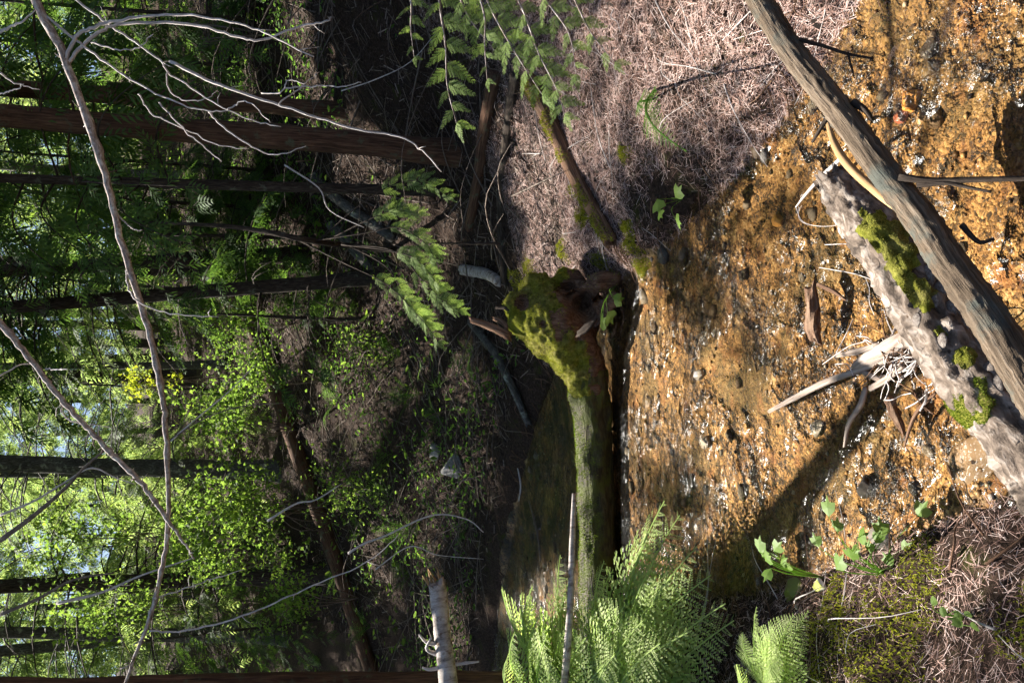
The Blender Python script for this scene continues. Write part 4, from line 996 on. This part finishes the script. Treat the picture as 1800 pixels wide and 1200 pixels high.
# ------------------------------------------------------------------ bare arching saplings overhead
T0 = 3.4
def bare(name, label, main, w, branches, cat='sapling', t=T0, mat=M_sap, t1=None):
    def tt(i, n): return t + ((t1 or t) - t) * i / max(1, n - 1)
    P = np.array([at(x, y, tt(i, len(main))) for i, (x, y) in enumerate(main)])
    b = thing(name, label, cat, P[0])
    r = np.random.default_rng(len(main) * 7 + 1)
    PS = catmull(P, 90); PS[1:-1] += r.normal(0, .0022, (88, 3)); ws = np.interp(np.linspace(0, 1, 90), np.linspace(0, 1, len(w)), w) / FPX * t / 2
    ws = ws * (1 + .35 * (r.random(90) > .88))
    part('stem', tube(PS, ws, 12, .14, 6, 5), mat, b)
    for j in range(22):
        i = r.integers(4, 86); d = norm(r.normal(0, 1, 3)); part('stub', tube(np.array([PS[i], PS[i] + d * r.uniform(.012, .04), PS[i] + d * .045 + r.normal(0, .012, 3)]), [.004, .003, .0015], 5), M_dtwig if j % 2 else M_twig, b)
    for br in branches:
        pw, pts = br[0], br[1]; k = r.uniform(-.12, .1)
        Q = np.array([at(x, y, t + k * s) for (x, y), s in zip(pts, np.linspace(0, 1, len(pts)))])
        m = len(pts) * 5; Qs = catmull(Q, m); Qs[1:-1] += r.normal(0, .0025, (m - 2, 3))
        o = part('branch', tube(Qs, np.linspace(pw, max(1.6, pw * .35), m) / FPX * t / 2, 6, .1, 4, 3), M_twig, b)
        for j in range(br[2] if len(br) > 2 else 0):
            i = r.integers(2, m - 1); d = norm(r.normal(0, 1, 3)); q1 = Qs[i] + d * .03; q2 = q1 + norm(d + (0, 0, -.5)) * r.uniform(.02, .07)
            part('twig', tube(np.array([Qs[i], q1, q2]), [.0022, .0018, .0012], 4), M_twig, o)
    return b
bare('bare_sapling', 'long bare arching sapling stem with dead branches across the upper forest', [(40, -60), (62, 0), (120, 120), (180, 290), (215, 430), (255, 560), (283, 680), (292, 760), (296, 900), (285, 1000), (262, 1090), (235, 1160), (205, 1250)],
     [17, 15.5, 13.5, 12, 11.5, 11, 10, 9, 8, 7.5, 7, 6, 5],
     [(7, [(112, 116), (128, 75), (145, 55), (190, 40), (250, 28), (330, 27), (420, 42), (480, 65), (552, 100)], 3),
      (7, [(114, 122), (140, 85), (180, 55), (210, 43), (330, 42), (410, 63), (455, 70), (530, 46), (572, 38), (582, 30)], 2),
      (5, [(128, -5), (187, 40), (247, 82), (283, 107), (300, 130), (350, 163), (400, 193), (445, 212), (494, 223)], 3),
      (6, [(298, 108), (370, 142), (450, 172), (540, 200), (620, 226), (700, 240), (740, 262), (776, 302)], 3),
      (5, [(80, 28), (130, 68), (180, 106), (240, 146), (310, 179), (360, 194), (403, 195)], 2),
      (3, [(243, 165), (267, 200), (317, 223), (377, 252), (437, 262)]), (3, [(280, 180), (317, 221), (355, 255), (390, 284)]),
      (4, [(367, 197), (393, 223), (443, 258), (487, 272), (538, 257)]), (3, [(490, 184), (537, 147), (561, 127)]), (3, [(460, 164), (493, 163), (507, 142), (537, 146)]),
      (3, [(500, 155), (560, 151), (600, 153), (635, 145)]), (3, [(295, 128), (296, 155), (320, 175), (360, 175), (381, 160)]),
      (3, [(160, 75), (200, 86), (240, 84), (270, 60)]), (3, [(400, 195), (425, 178), (445, 185), (475, 215)]),
      (6, [(0, 57), (30, 42), (62, 18)]), (4, [(0, 128), (25, 145), (70, 158)]), (3, [(0, 165), (25, 158), (42, 148)]),
      (4, [(222, 475), (228, 510), (250, 535), (300, 550), (385, 557)], 3), (4, [(262, 1108), (310, 1110), (400, 1091), (480, 1060), (560, 1025), (650, 985), (700, 940)], 4),
      (3, [(268, 1050), (320, 1036), (370, 1018), (430, 1000)], 2), (3, [(205, 375), (230, 400), (250, 405)])])
bare('bare_sapling', 'second thinner bare sapling slanting down to meet the long arching one', [(-40, 520), (5, 572), (60, 640), (105, 698), (150, 748), (200, 800), (250, 850), (294, 912), (318, 945), (342, 982)],
     [11, 11, 10, 9.5, 9, 8.5, 8, 7, 4.5, 3], [(3, [(108, 700), (108, 720), (130, 742), (200, 752)], 2), (3, [(80, 648), (100, 648), (120, 650)]), (3, [(0, 660), (40, 640), (64, 640)])], t=3.3)
for i, (lab, pts, w) in enumerate([('dark bare branch rising steeply across the lower left foliage', [(0, 950), (60, 905), (110, 862), (150, 820), (185, 790)], 8),
     ('pale arched twig springing beside the second bare sapling', [(0, 905), (60, 880), (110, 850), (160, 822), (200, 838), (236, 850)], 4),
     ('thin dark branch in the lower left crossing the grey trunk', [(0, 1080), (70, 1050), (130, 1018), (200, 1006)], 6),
     ('long straight pale branch in the lower left foliage', [(100, 1060), (180, 1040), (250, 1010), (340, 980)], 5),
     ('thin dark twig slanting down the right side of the maple leaves', [(290, 780), (350, 740), (420, 715), (500, 708)], 3),
     ('pale slanting twig among the bright maple leaves', [(300, 775), (340, 740), (400, 690), (450, 640)], 3),
     ('grey curved twig beneath the fallen trunk on the slope', [(470, 915), (520, 885), (555, 878), (600, 850)], 5),
     ('pale bent branch resting on the fallen trunk', [(612, 972), (640, 955), (680, 940), (760, 905), (820, 912), (850, 935)], 5),
     ('long thin twig reaching over the dark pool', [(660, 1000), (720, 960), (770, 975), (850, 982)], 3),
     ('thin twig hanging in front of the dark hillside', [(600, 160), (660, 140), (720, 110), (765, 60)], 3),
     ('curved twig arching low over the dark hillside', [(500, 290), (560, 330), (580, 370), (640, 400)], 4)]):
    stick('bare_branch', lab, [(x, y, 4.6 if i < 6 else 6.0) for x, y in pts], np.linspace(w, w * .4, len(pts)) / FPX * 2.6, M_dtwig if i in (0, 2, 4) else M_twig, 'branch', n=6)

# ------------------------------------------------------------------ cedar boughs
def bough(parent, pts, spl, n, mat, rng, protos=SP_HI, rad=.006, droop=.5, side=.8, bm=None, s0=.08):
    P = along(pts); m = 24; Q = catmull(P, m); T = norm(np.gradient(Q, axis=0))
    o = part('bough', tube(Q, np.linspace(rad, .0012, m), 5, .1, 4, 2), bm or (M_sap if protos is SP_HI else M_dark), parent)
    i = np.linspace(max(2, s0 * m), m - 1, n).astype(int); sg = np.where(np.arange(n) % 2 == 0, 1, -1)
    view = norm(Q - CAMP); S = norm(np.cross(T, view))[i]
    X = T[i] * .75 + S * sg[:, None] * side + rng.normal(0, .12, (n, 3)); X[:, 2] -= droop * .3
    upv = norm(-view[i] + np.array([0, 0, .9]) + rng.normal(0, .35, (n, 3)))
    L = spl * np.interp(np.linspace(0, 1, n), [0, .3, 1], [.7, 1, .55]) * rng.uniform(.8, 1.2, n)
    for j in range(n):
        part('spray', place(protos[j % len(protos)], frames(X[j:j + 1], upv[j:j + 1], L[j:j + 1], 0, rng), Q[i[j]][None]), mat, o, smooth=False)
    part('spray', place(protos[0], frames(T[-1:], upv[-1:], np.array([spl * .6]), 0, rng), Q[-1:]), mat, o, smooth=False)
rb = np.random.default_rng(15)
yc = thing('cedar_tree', 'near cedar whose green boughs hang into the top edge of the picture', 'tree', np.array([2.6, 3.6, float(height(2.6, 3.6))]))
part('trunk', tube(np.array([(2.6, 3.6, .4), (2.62, 3.62, 2), (2.6, 3.6, 4), (2.6, 3.6, 6)]), [.12, .09, .06, .02], 12, .15, 4, 3, sub=30), M_cedar, yc)
for pts, spl, n in [([(705, -60, 3.3), (722, 0, 3.2), (722, 50, 3.15), (728, 100, 3.1)], .09, 9), ([(770, -80, 3.2), (772, 0, 3.1), (783, 80, 3.05), (786, 150, 3.0), (802, 216, 3.0)], .15, 15),
                    ([(820, -70, 3.2), (850, 20, 3.1), (852, 80, 3.05), (856, 140, 3.0)], .10, 9), ([(830, -60, 3.3), (870, 30, 3.2), (910, 100, 3.15), (952, 165, 3.1)], .16, 15),
                    ([(880, -60, 3.2), (920, 20, 3.15), (945, 90, 3.1), (975, 150, 3.05), (992, 200, 3.0)], .15, 15), ([(930, -60, 3.1), (960, 0, 3.05), (1000, 60, 3.0), (1012, 130, 3.0)], .13, 12),
                    ([(980, -60, 3.2), (1010, 0, 3.2), (1040, 60, 3.2), (1080, 110, 3.2)], .12, 9), ([(800, -60, 3.5), (810, 0, 3.5), (830, 40, 3.5), (870, 90, 3.4)], .14, 11)]:
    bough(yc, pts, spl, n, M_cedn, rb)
mc = thing('young_cedar', 'young cedar with pale drooping boughs in front of the dark slope', 'tree', G(690, 440))
part('trunk', tube(np.array([G(690, 440), at(560, 425, 6.4), at(420, 400, 6.2), at(250, 390, 6.2)]), [.03, .026, .02, .01], 8, .15, 4, 3, sub=30), M_dark, mc)
for pts, spl, n in [([(560, 425, 6.4), (620, 370, 6.1), (690, 325, 6.0), (745, 320, 5.9), (785, 345, 5.9)], .17, 17), ([(540, 425, 6.4), (640, 410, 6.1), (700, 400, 6.0), (750, 430, 5.9), (762, 460, 5.9)], .17, 20),
                    ([(600, 430, 6.4), (690, 440, 6.1), (740, 490, 6.0), (780, 530, 5.9), (808, 545, 5.9)], .17, 17), ([(520, 420, 6.4), (600, 460, 6.0), (680, 500, 5.9), (740, 560, 5.9), (770, 600, 5.9)], .17, 17),
                    ([(580, 420, 6.3), (640, 390, 6.0), (690, 370, 5.9), (735, 375, 5.9)], .17, 17), ([(600, 430, 6.2), (680, 440, 6.0), (730, 455, 5.9), (770, 500, 5.9)], .17, 17), ([(600, 425, 6.4), (680, 470, 6.2), (720, 540, 6.1), (760, 570, 6.1)], .17, 15)]:
    bough(mc, pts, spl, n, M_cedn, rb, protos=SP_HI, rad=.007, droop=.9, side=.7, bm=M_dark, s0=.42)
hg = thing('hanging_cedar', 'dark drooping cedar boughs hanging before the upper trunks', 'tree', np.array([1.4, 6.9, float(height(1.4, 6.9))]))
part('trunk', tube(np.array([(1.4, 6.9, .7), (1.35, 6.85, 3), (1.3, 6.8, 6), (1.25, 6.8, 9)]), [.05, .045, .03, .01], 10, .15, 4, 9, sub=30), M_dark, hg)
for k in range(26):
    zz = rb.uniform(3.0, 6.0); a = rb.uniform(0, 6.28); L = rb.uniform(.8, 1.7); o_ = np.array([1.33, 6.83, zz]); d_ = np.array([math.cos(a), math.sin(a), 0])
    Pn = [o_, o_ + d_ * L * .4 + (0, 0, .05), o_ + d_ * L * .75 + (0, 0, -.25 * L), o_ + d_ * L + (0, 0, -.65 * L)]
    q3 = pix(np.array(Pn)); bough(hg, [tuple(v) for v in q3], .32, 14, M_ced, rb, protos=SP_LO, rad=.01, droop=.9)

# ------------------------------------------------------------------ broadleaf shrubs, backlit
def shrub(label, px, py, rp, t, n, size, mat, name='vine_maple', stem_to=None, seed=1, proto=MLEAF, stretch=1.0, group='vine maples on the sunlit slope', cat='shrub'):
    r = np.random.default_rng(seed); c = at(px, py, t); R_ = rp / FPX * t
    foot = G(*(stem_to or (min(px + rp * 1.6, 640), py + 10)))
    b = thing(name, label, cat, foot, group)
    arms = []; C = []
    for k in range(11):
        e = c + norm(r.normal(0, 1, 3)) * R_ * r.uniform(.5, 1.05) * np.array([stretch, 1, .9])
        P = np.array([foot, foot * .6 + c * .4 + r.normal(0, .12, 3), c * .5 + e * .5, e]); Q = catmull(P, 14); arms.append(tube(Q, np.linspace(.009, .0025, 14), 4, cap=False))
        m = int(n * 2.1) // 11; w = Q[r.integers(7, 14, m)] + r.normal(0, R_ * .16, (m, 3)); C.append(w)
    part('stems', join(arms[::2]), M_dtwig, b, stuff=True)
    C = np.vstack(C); k = len(C); X = norm(r.normal(0, 1, (k, 3)) * (1, 1, .4) + (0, 0, -.8)); up_ = norm(r.normal(0, .55, (k, 3)) + (0, 0, 1) )
    part('leaves', place(proto, frames(X, up_, size * .56 * r.uniform(.5, 1.35, k)), C), mat, b, smooth=False, stuff=True)
for i, (lab, px, py, rp, t, n, s, m) in enumerate([
        ('bright vine maple right of the long bare sapling, topmost of its row', 400, 560, 70, 10.5, 300, .10, M_maple), ('bright leafy vine maple beside the middle of the fallen trunk', 420, 660, 90, 10.3, 520, .11, M_maple),
        ('glowing vine maple crown hanging above the fallen trunk', 370, 745, 95, 9.6, 620, .11, M_maple), ('vine maple with dense glowing leaves just below the grey trunk', 370, 880, 105, 9.2, 700, .11, M_maple),
        ('lower vine maple with loose leaves left of the fallen trunk', 360, 985, 100, 9.2, 520, .11, M_maple), ('small vine maple in the shade under the long bare sapling', 450, 900, 90, 9.4, 420, .10, M_maple),
        ('thin vine maple near the bottom edge behind the broken pole', 470, 1040, 100, 8.8, 420, .10, M_maple), ('yellowest maple leaves glowing beside the bare sapling stem', 246, 665, 42, 9.5, 160, .10, M_yell),
        ('sparse green saplings at the foot of the sunlit slope', 620, 850, 90, 8.8, 330, .085, M_maple), ('low leafy shrub in the shade behind the root end', 640, 610, 80, 9.4, 300, .08, M_maple),
        ('tall leafy shrub at the left edge below the second sapling', 130, 930, 110, 11, 520, .12, M_maple), ('leafy shrub high at the left edge above the second sapling', 90, 350, 100, 12, 460, .12, M_maple),
        ('leafy shrub glowing behind the top boughs of the sapling', 90, 60, 100, 11, 420, .12, M_maple), ('loose green shrub behind the long arching sapling near the corner', 160, 1060, 110, 11, 520, .12, M_maple)]):
    shrub(lab, px, py, rp, t, n, s, m, seed=200 + i, stem_to=None if px > 300 else (480, py))

# ------------------------------------------------------------------ ferns
def fern(name, label, base, tips, mat, lift=.18, width=.26, npn=24, seed=1, group=None):
    r = np.random.default_rng(seed); b = thing(name, label, 'fern', base, group)
    for tp in tips:
        part('frond', frond(np.asarray(base) + r.normal(0, .03, 3) * (1, 1, 0), tp, lift * r.uniform(.6, 1.4), npn, width * r.uniform(.85, 1.15), r), mat, b, smooth=False)
    return b
b1 = atz(1130, 1290, .18)
fern('lady_fern', 'largest bright lady fern spreading over the water by the left bank', b1,
     [at(x, y, t) for x, y, t in [(1062, 985, 3.5), (1078, 1000, 3.55), (1150, 985, 3.3), (1168, 880, 3.45), (1195, 905, 3.4), (1225, 960, 3.2), (1130, 1010, 3.6), (1100, 1060, 3.2), (1250, 1010, 3.1), (1275, 1060, 3.0), (1180, 1010, 3.1), (1130, 1090, 3.0), (1210, 1110, 2.9), (1050, 1080, 3.5), (1290, 1090, 3.0), (1160, 1130, 2.8), (1080, 1150, 2.9)]], M_fern, .22, .24, 26, 3)
b2 = atz(1060, 1300, .22)
fern('lady_fern', 'bright lady fern left of the large one, crossed by the birch stick', b2,
     [at(x, y, t) for x, y, t in [(882, 1035, 3.9), (915, 1045, 3.8), (936, 1030, 3.8), (985, 975, 4.1), (1000, 1020, 4.0), (1025, 1050, 4.0), (905, 1110, 3.6), (950, 1080, 3.6), (960, 1120, 3.4), (1000, 1100, 3.5), (890, 1160, 3.5), (1030, 1120, 3.3), (970, 1165, 3.2), (1060, 1170, 3.1)]], M_fern, .2, .24, 24, 4)
b3 = atz(1350, 1230, .22)
fern('lady_fern', 'small fern with flat fronds beside the mossy stone on the left bank', b3,
     [at(x, y, t) for x, y, t in [(1421, 1072, 2.55), (1395, 1080, 2.5), (1330, 1065, 2.7), (1305, 1110, 2.75), (1360, 1100, 2.5), (1300, 1180, 2.6), (1375, 1150, 2.4)]], M_fern, .16, .26, 24, 5)
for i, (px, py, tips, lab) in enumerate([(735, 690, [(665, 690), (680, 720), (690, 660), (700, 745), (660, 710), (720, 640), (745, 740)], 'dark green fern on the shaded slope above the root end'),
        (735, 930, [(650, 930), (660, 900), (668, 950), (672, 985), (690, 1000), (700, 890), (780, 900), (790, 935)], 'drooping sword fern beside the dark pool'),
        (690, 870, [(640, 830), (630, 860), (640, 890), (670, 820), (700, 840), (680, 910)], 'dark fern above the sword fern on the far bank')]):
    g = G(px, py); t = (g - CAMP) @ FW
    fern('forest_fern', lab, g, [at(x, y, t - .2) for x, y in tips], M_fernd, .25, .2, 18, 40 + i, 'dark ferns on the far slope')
g = G(1150, 165)
fern('bank_fern', 'single small fern frond growing from the litter on the right bank', g, [at(1207, 266, 2.72), at(1132, 190, 3.1)], M_fernd, .12, .09, 24, 50)

# ------------------------------------------------------------------ small leafy plants
def plant(name, label, foot, leaves, size, t, seed, proto=LEAF, mat=M_herb):
    r = np.random.default_rng(seed); b = thing(name, label, 'plant', foot)
    c = np.mean([at(x, y, t) for x, y in leaves], 0)
    for (x, y) in leaves:
        p = at(x, y, t + r.uniform(-.08, .08)); d = norm(p - np.asarray(foot) + r.normal(0, .3, 3) * .2)
        part('stem', tube(catmull(np.array([foot, np.asarray(foot) * .5 + p * .5 + (0, 0, .04), p]), 8), np.linspace(.0022, .0012, 8), 4, cap=False), M_herb, b)
        X = norm(d * np.array([1, 1, .2]) + r.normal(0, .45, 3) * (1, 1, .3))[None]
        up_ = norm(np.array([0, -.35, 1.0]) + r.normal(0, .25, 3))[None]
        part('leaf', place(proto, frames(X, up_, np.array([size * r.uniform(.75, 1.2)])), p[None]), mat, b, smooth=False)
plant('leafy_plant', 'lobed leaf plant leaning over the water from the left bank', G(1560, 1010), [(1457, 908), (1472, 935), (1507, 948), (1552, 945), (1530, 972), (1440, 962), (1470, 1000), (1495, 972), (1500, 985), (1570, 995), (1612, 908), (1622, 988), (1585, 965), (1540, 955)], .064, 2.35, 1)
plant('leafy_plant', 'bright sunlit leaf cluster at the tip of a long stalk over the water', G(1450, 1015), [(1335, 970), (1345, 985), (1360, 968), (1372, 990), (1355, 998), (1385, 1000), (1340, 978), (1365, 980)], .06, 2.45, 2)
plant('leafy_plant', 'three lobed leaves of a seedling below the root end', G(1085, 500), [(1078, 520), (1068, 548), (1055, 575), (1082, 530), (1060, 560)], .11, 4.35, 3)
plant('leafy_plant', 'small maple seedling at the water edge of the right bank', G(1200, 350), [(1155, 350), (1187, 348), (1187, 385), (1158, 372)], .085, 3.5, 4)
plant('small_herb', 'little round leaved herb low on the near left bank', G(1700, 1085), [(1638, 1062), (1655, 1065), (1680, 1072), (1675, 1085), (1695, 1080), (1690, 1102), (1706, 1100)], .03, 1.95, 5, RLEAF)
plant('leafy_plant', 'large lobed leaves of a shaded plant on the far slope', G(770, 680), [(740, 650), (762, 640), (745, 685), (755, 700), (822, 638), (735, 665), (770, 660), (820, 650)], .16, 6.8, 6, LEAF, M_maple)
x = rl.uniform(-13, 11, 16000); y = rl.uniform(8.8, 26, 16000); D, S = sdist(x, y); k = (S > 0) & (D > 1.2) & (nz(x, y, .7, 3, 5.5) > -.12); x, y = x[k], y[k]; n = len(x)
X = norm(rl.normal(0, 1, (n, 3)) * (1, 1, .3))
single('ground_cover', place((RLEAF[0][[0, 1, 3, 5, 7, 9]] * (1, .7, 1), np.array([(0, 1, 2), (0, 2, 3), (0, 3, 4), (0, 4, 5)])), frames(X, norm(rl.normal(0, .7, (n, 3)) + (0, 0, 1)), rl.uniform(.04, .12, n)), np.stack([x, y, height(x, y) + rl.uniform(.03, .35, n)], 1)), M_maple,
       label='low green leafy plants covering the sunlit slope', cat='plants', kind='stuff', smooth=False)
x = rl.uniform(-6, 4, 13000); y = rl.uniform(6.2, 12, 13000); D, S = sdist(x, y); k = (S > 0) & (D > .3) & (nz(x, y, .9, 3, 15.5) > -.02); x, y = x[k], y[k]; n = len(x)
X = norm(rl.normal(0, 1, (n, 3)) * (1, 1, .3) + (0, 0, .3))
single('undergrowth', place((RLEAF[0][[0, 1, 3, 5, 7, 9]] * (1, .6, 1), np.array([(0, 1, 2), (0, 2, 3), (0, 3, 4), (0, 4, 5)])), frames(X, norm(rl.normal(0, .7, (n, 3)) + (0, 0, 1)), rl.uniform(.03, .085, n)), np.stack([x, y, hfast(x, y) + rl.uniform(.02, .25, n)], 1)), M_fernd,
       label='small dark green plants on the shaded forest floor', cat='plants', kind='stuff', smooth=False)
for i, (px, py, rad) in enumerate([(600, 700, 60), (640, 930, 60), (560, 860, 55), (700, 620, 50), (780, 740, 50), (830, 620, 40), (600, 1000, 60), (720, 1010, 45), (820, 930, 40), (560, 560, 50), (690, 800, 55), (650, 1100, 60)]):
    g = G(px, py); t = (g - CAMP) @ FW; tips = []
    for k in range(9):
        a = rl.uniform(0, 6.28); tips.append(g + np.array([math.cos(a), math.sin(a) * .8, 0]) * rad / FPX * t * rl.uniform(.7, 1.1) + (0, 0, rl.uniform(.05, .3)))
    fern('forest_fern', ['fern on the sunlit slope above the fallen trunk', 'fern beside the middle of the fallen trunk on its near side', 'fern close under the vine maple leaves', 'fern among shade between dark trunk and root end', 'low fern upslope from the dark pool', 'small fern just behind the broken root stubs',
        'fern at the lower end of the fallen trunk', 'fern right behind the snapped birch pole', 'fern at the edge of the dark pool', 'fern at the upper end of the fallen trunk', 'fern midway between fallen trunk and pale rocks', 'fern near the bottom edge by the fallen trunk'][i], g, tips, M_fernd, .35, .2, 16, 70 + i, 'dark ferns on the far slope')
roots = []
for i in range(150):
    k = rl.integers(40, 135); c = CLD[k]; sd = 1 if rl.random() < .7 else -1; nrm_ = np.array([-CLT[k, 1], CLT[k, 0]]) * sd
    p0 = c[:2] + nrm_ * (c[2] + rl.uniform(.02, .16)); a = math.atan2(*(-nrm_[::-1])) + rl.normal(0, .9); L = rl.uniform(.08, .3)
    P = np.array([[*(p0 + np.array([math.cos(a), math.sin(a)]) * L * u), 0] for u in (0, .4, .75, 1)]); P[:, :2] += rl.normal(0, .015, (4, 2))
    P[:, 2] = np.maximum(hfast(P[:, 0], P[:, 1]) + .015, .004) + np.array([0, .03, .02, 0]) * rl.random()
    roots.append(tube(P, np.linspace(rl.uniform(.0015, .006), .001, 4), 5, sub=9, cap=False))
single('edge_roots', join(roots), M_rot, label='fine roots and debris trailing from the banks into the water', cat='roots', kind='stuff')
x, y = bank_pts(2600, 1, .02, 2.6, -.2, 3.0, 1.7, 5.8)
single('bank_flakes', strew(x, y, .012, .035, .012, .3, rl, lift=.012), M_litter, label='dark bark flakes and leaf bits among the needles of the right bank', cat='litter', kind='stuff')
stick('pool_stick', 'thin dark stick floating across the dark pool beyond the log', [z(930, 880, .02), z(945, 940, .03), z(950, 985, .02)], [.008, .010, .006], M_dtwig)
stick('pool_stick', 'short pale stick at the far edge of the dark pool', [z(905, 800, .05), z(915, 850, .04), z(912, 880, .03)], [.006, .009, .006], M_twig)
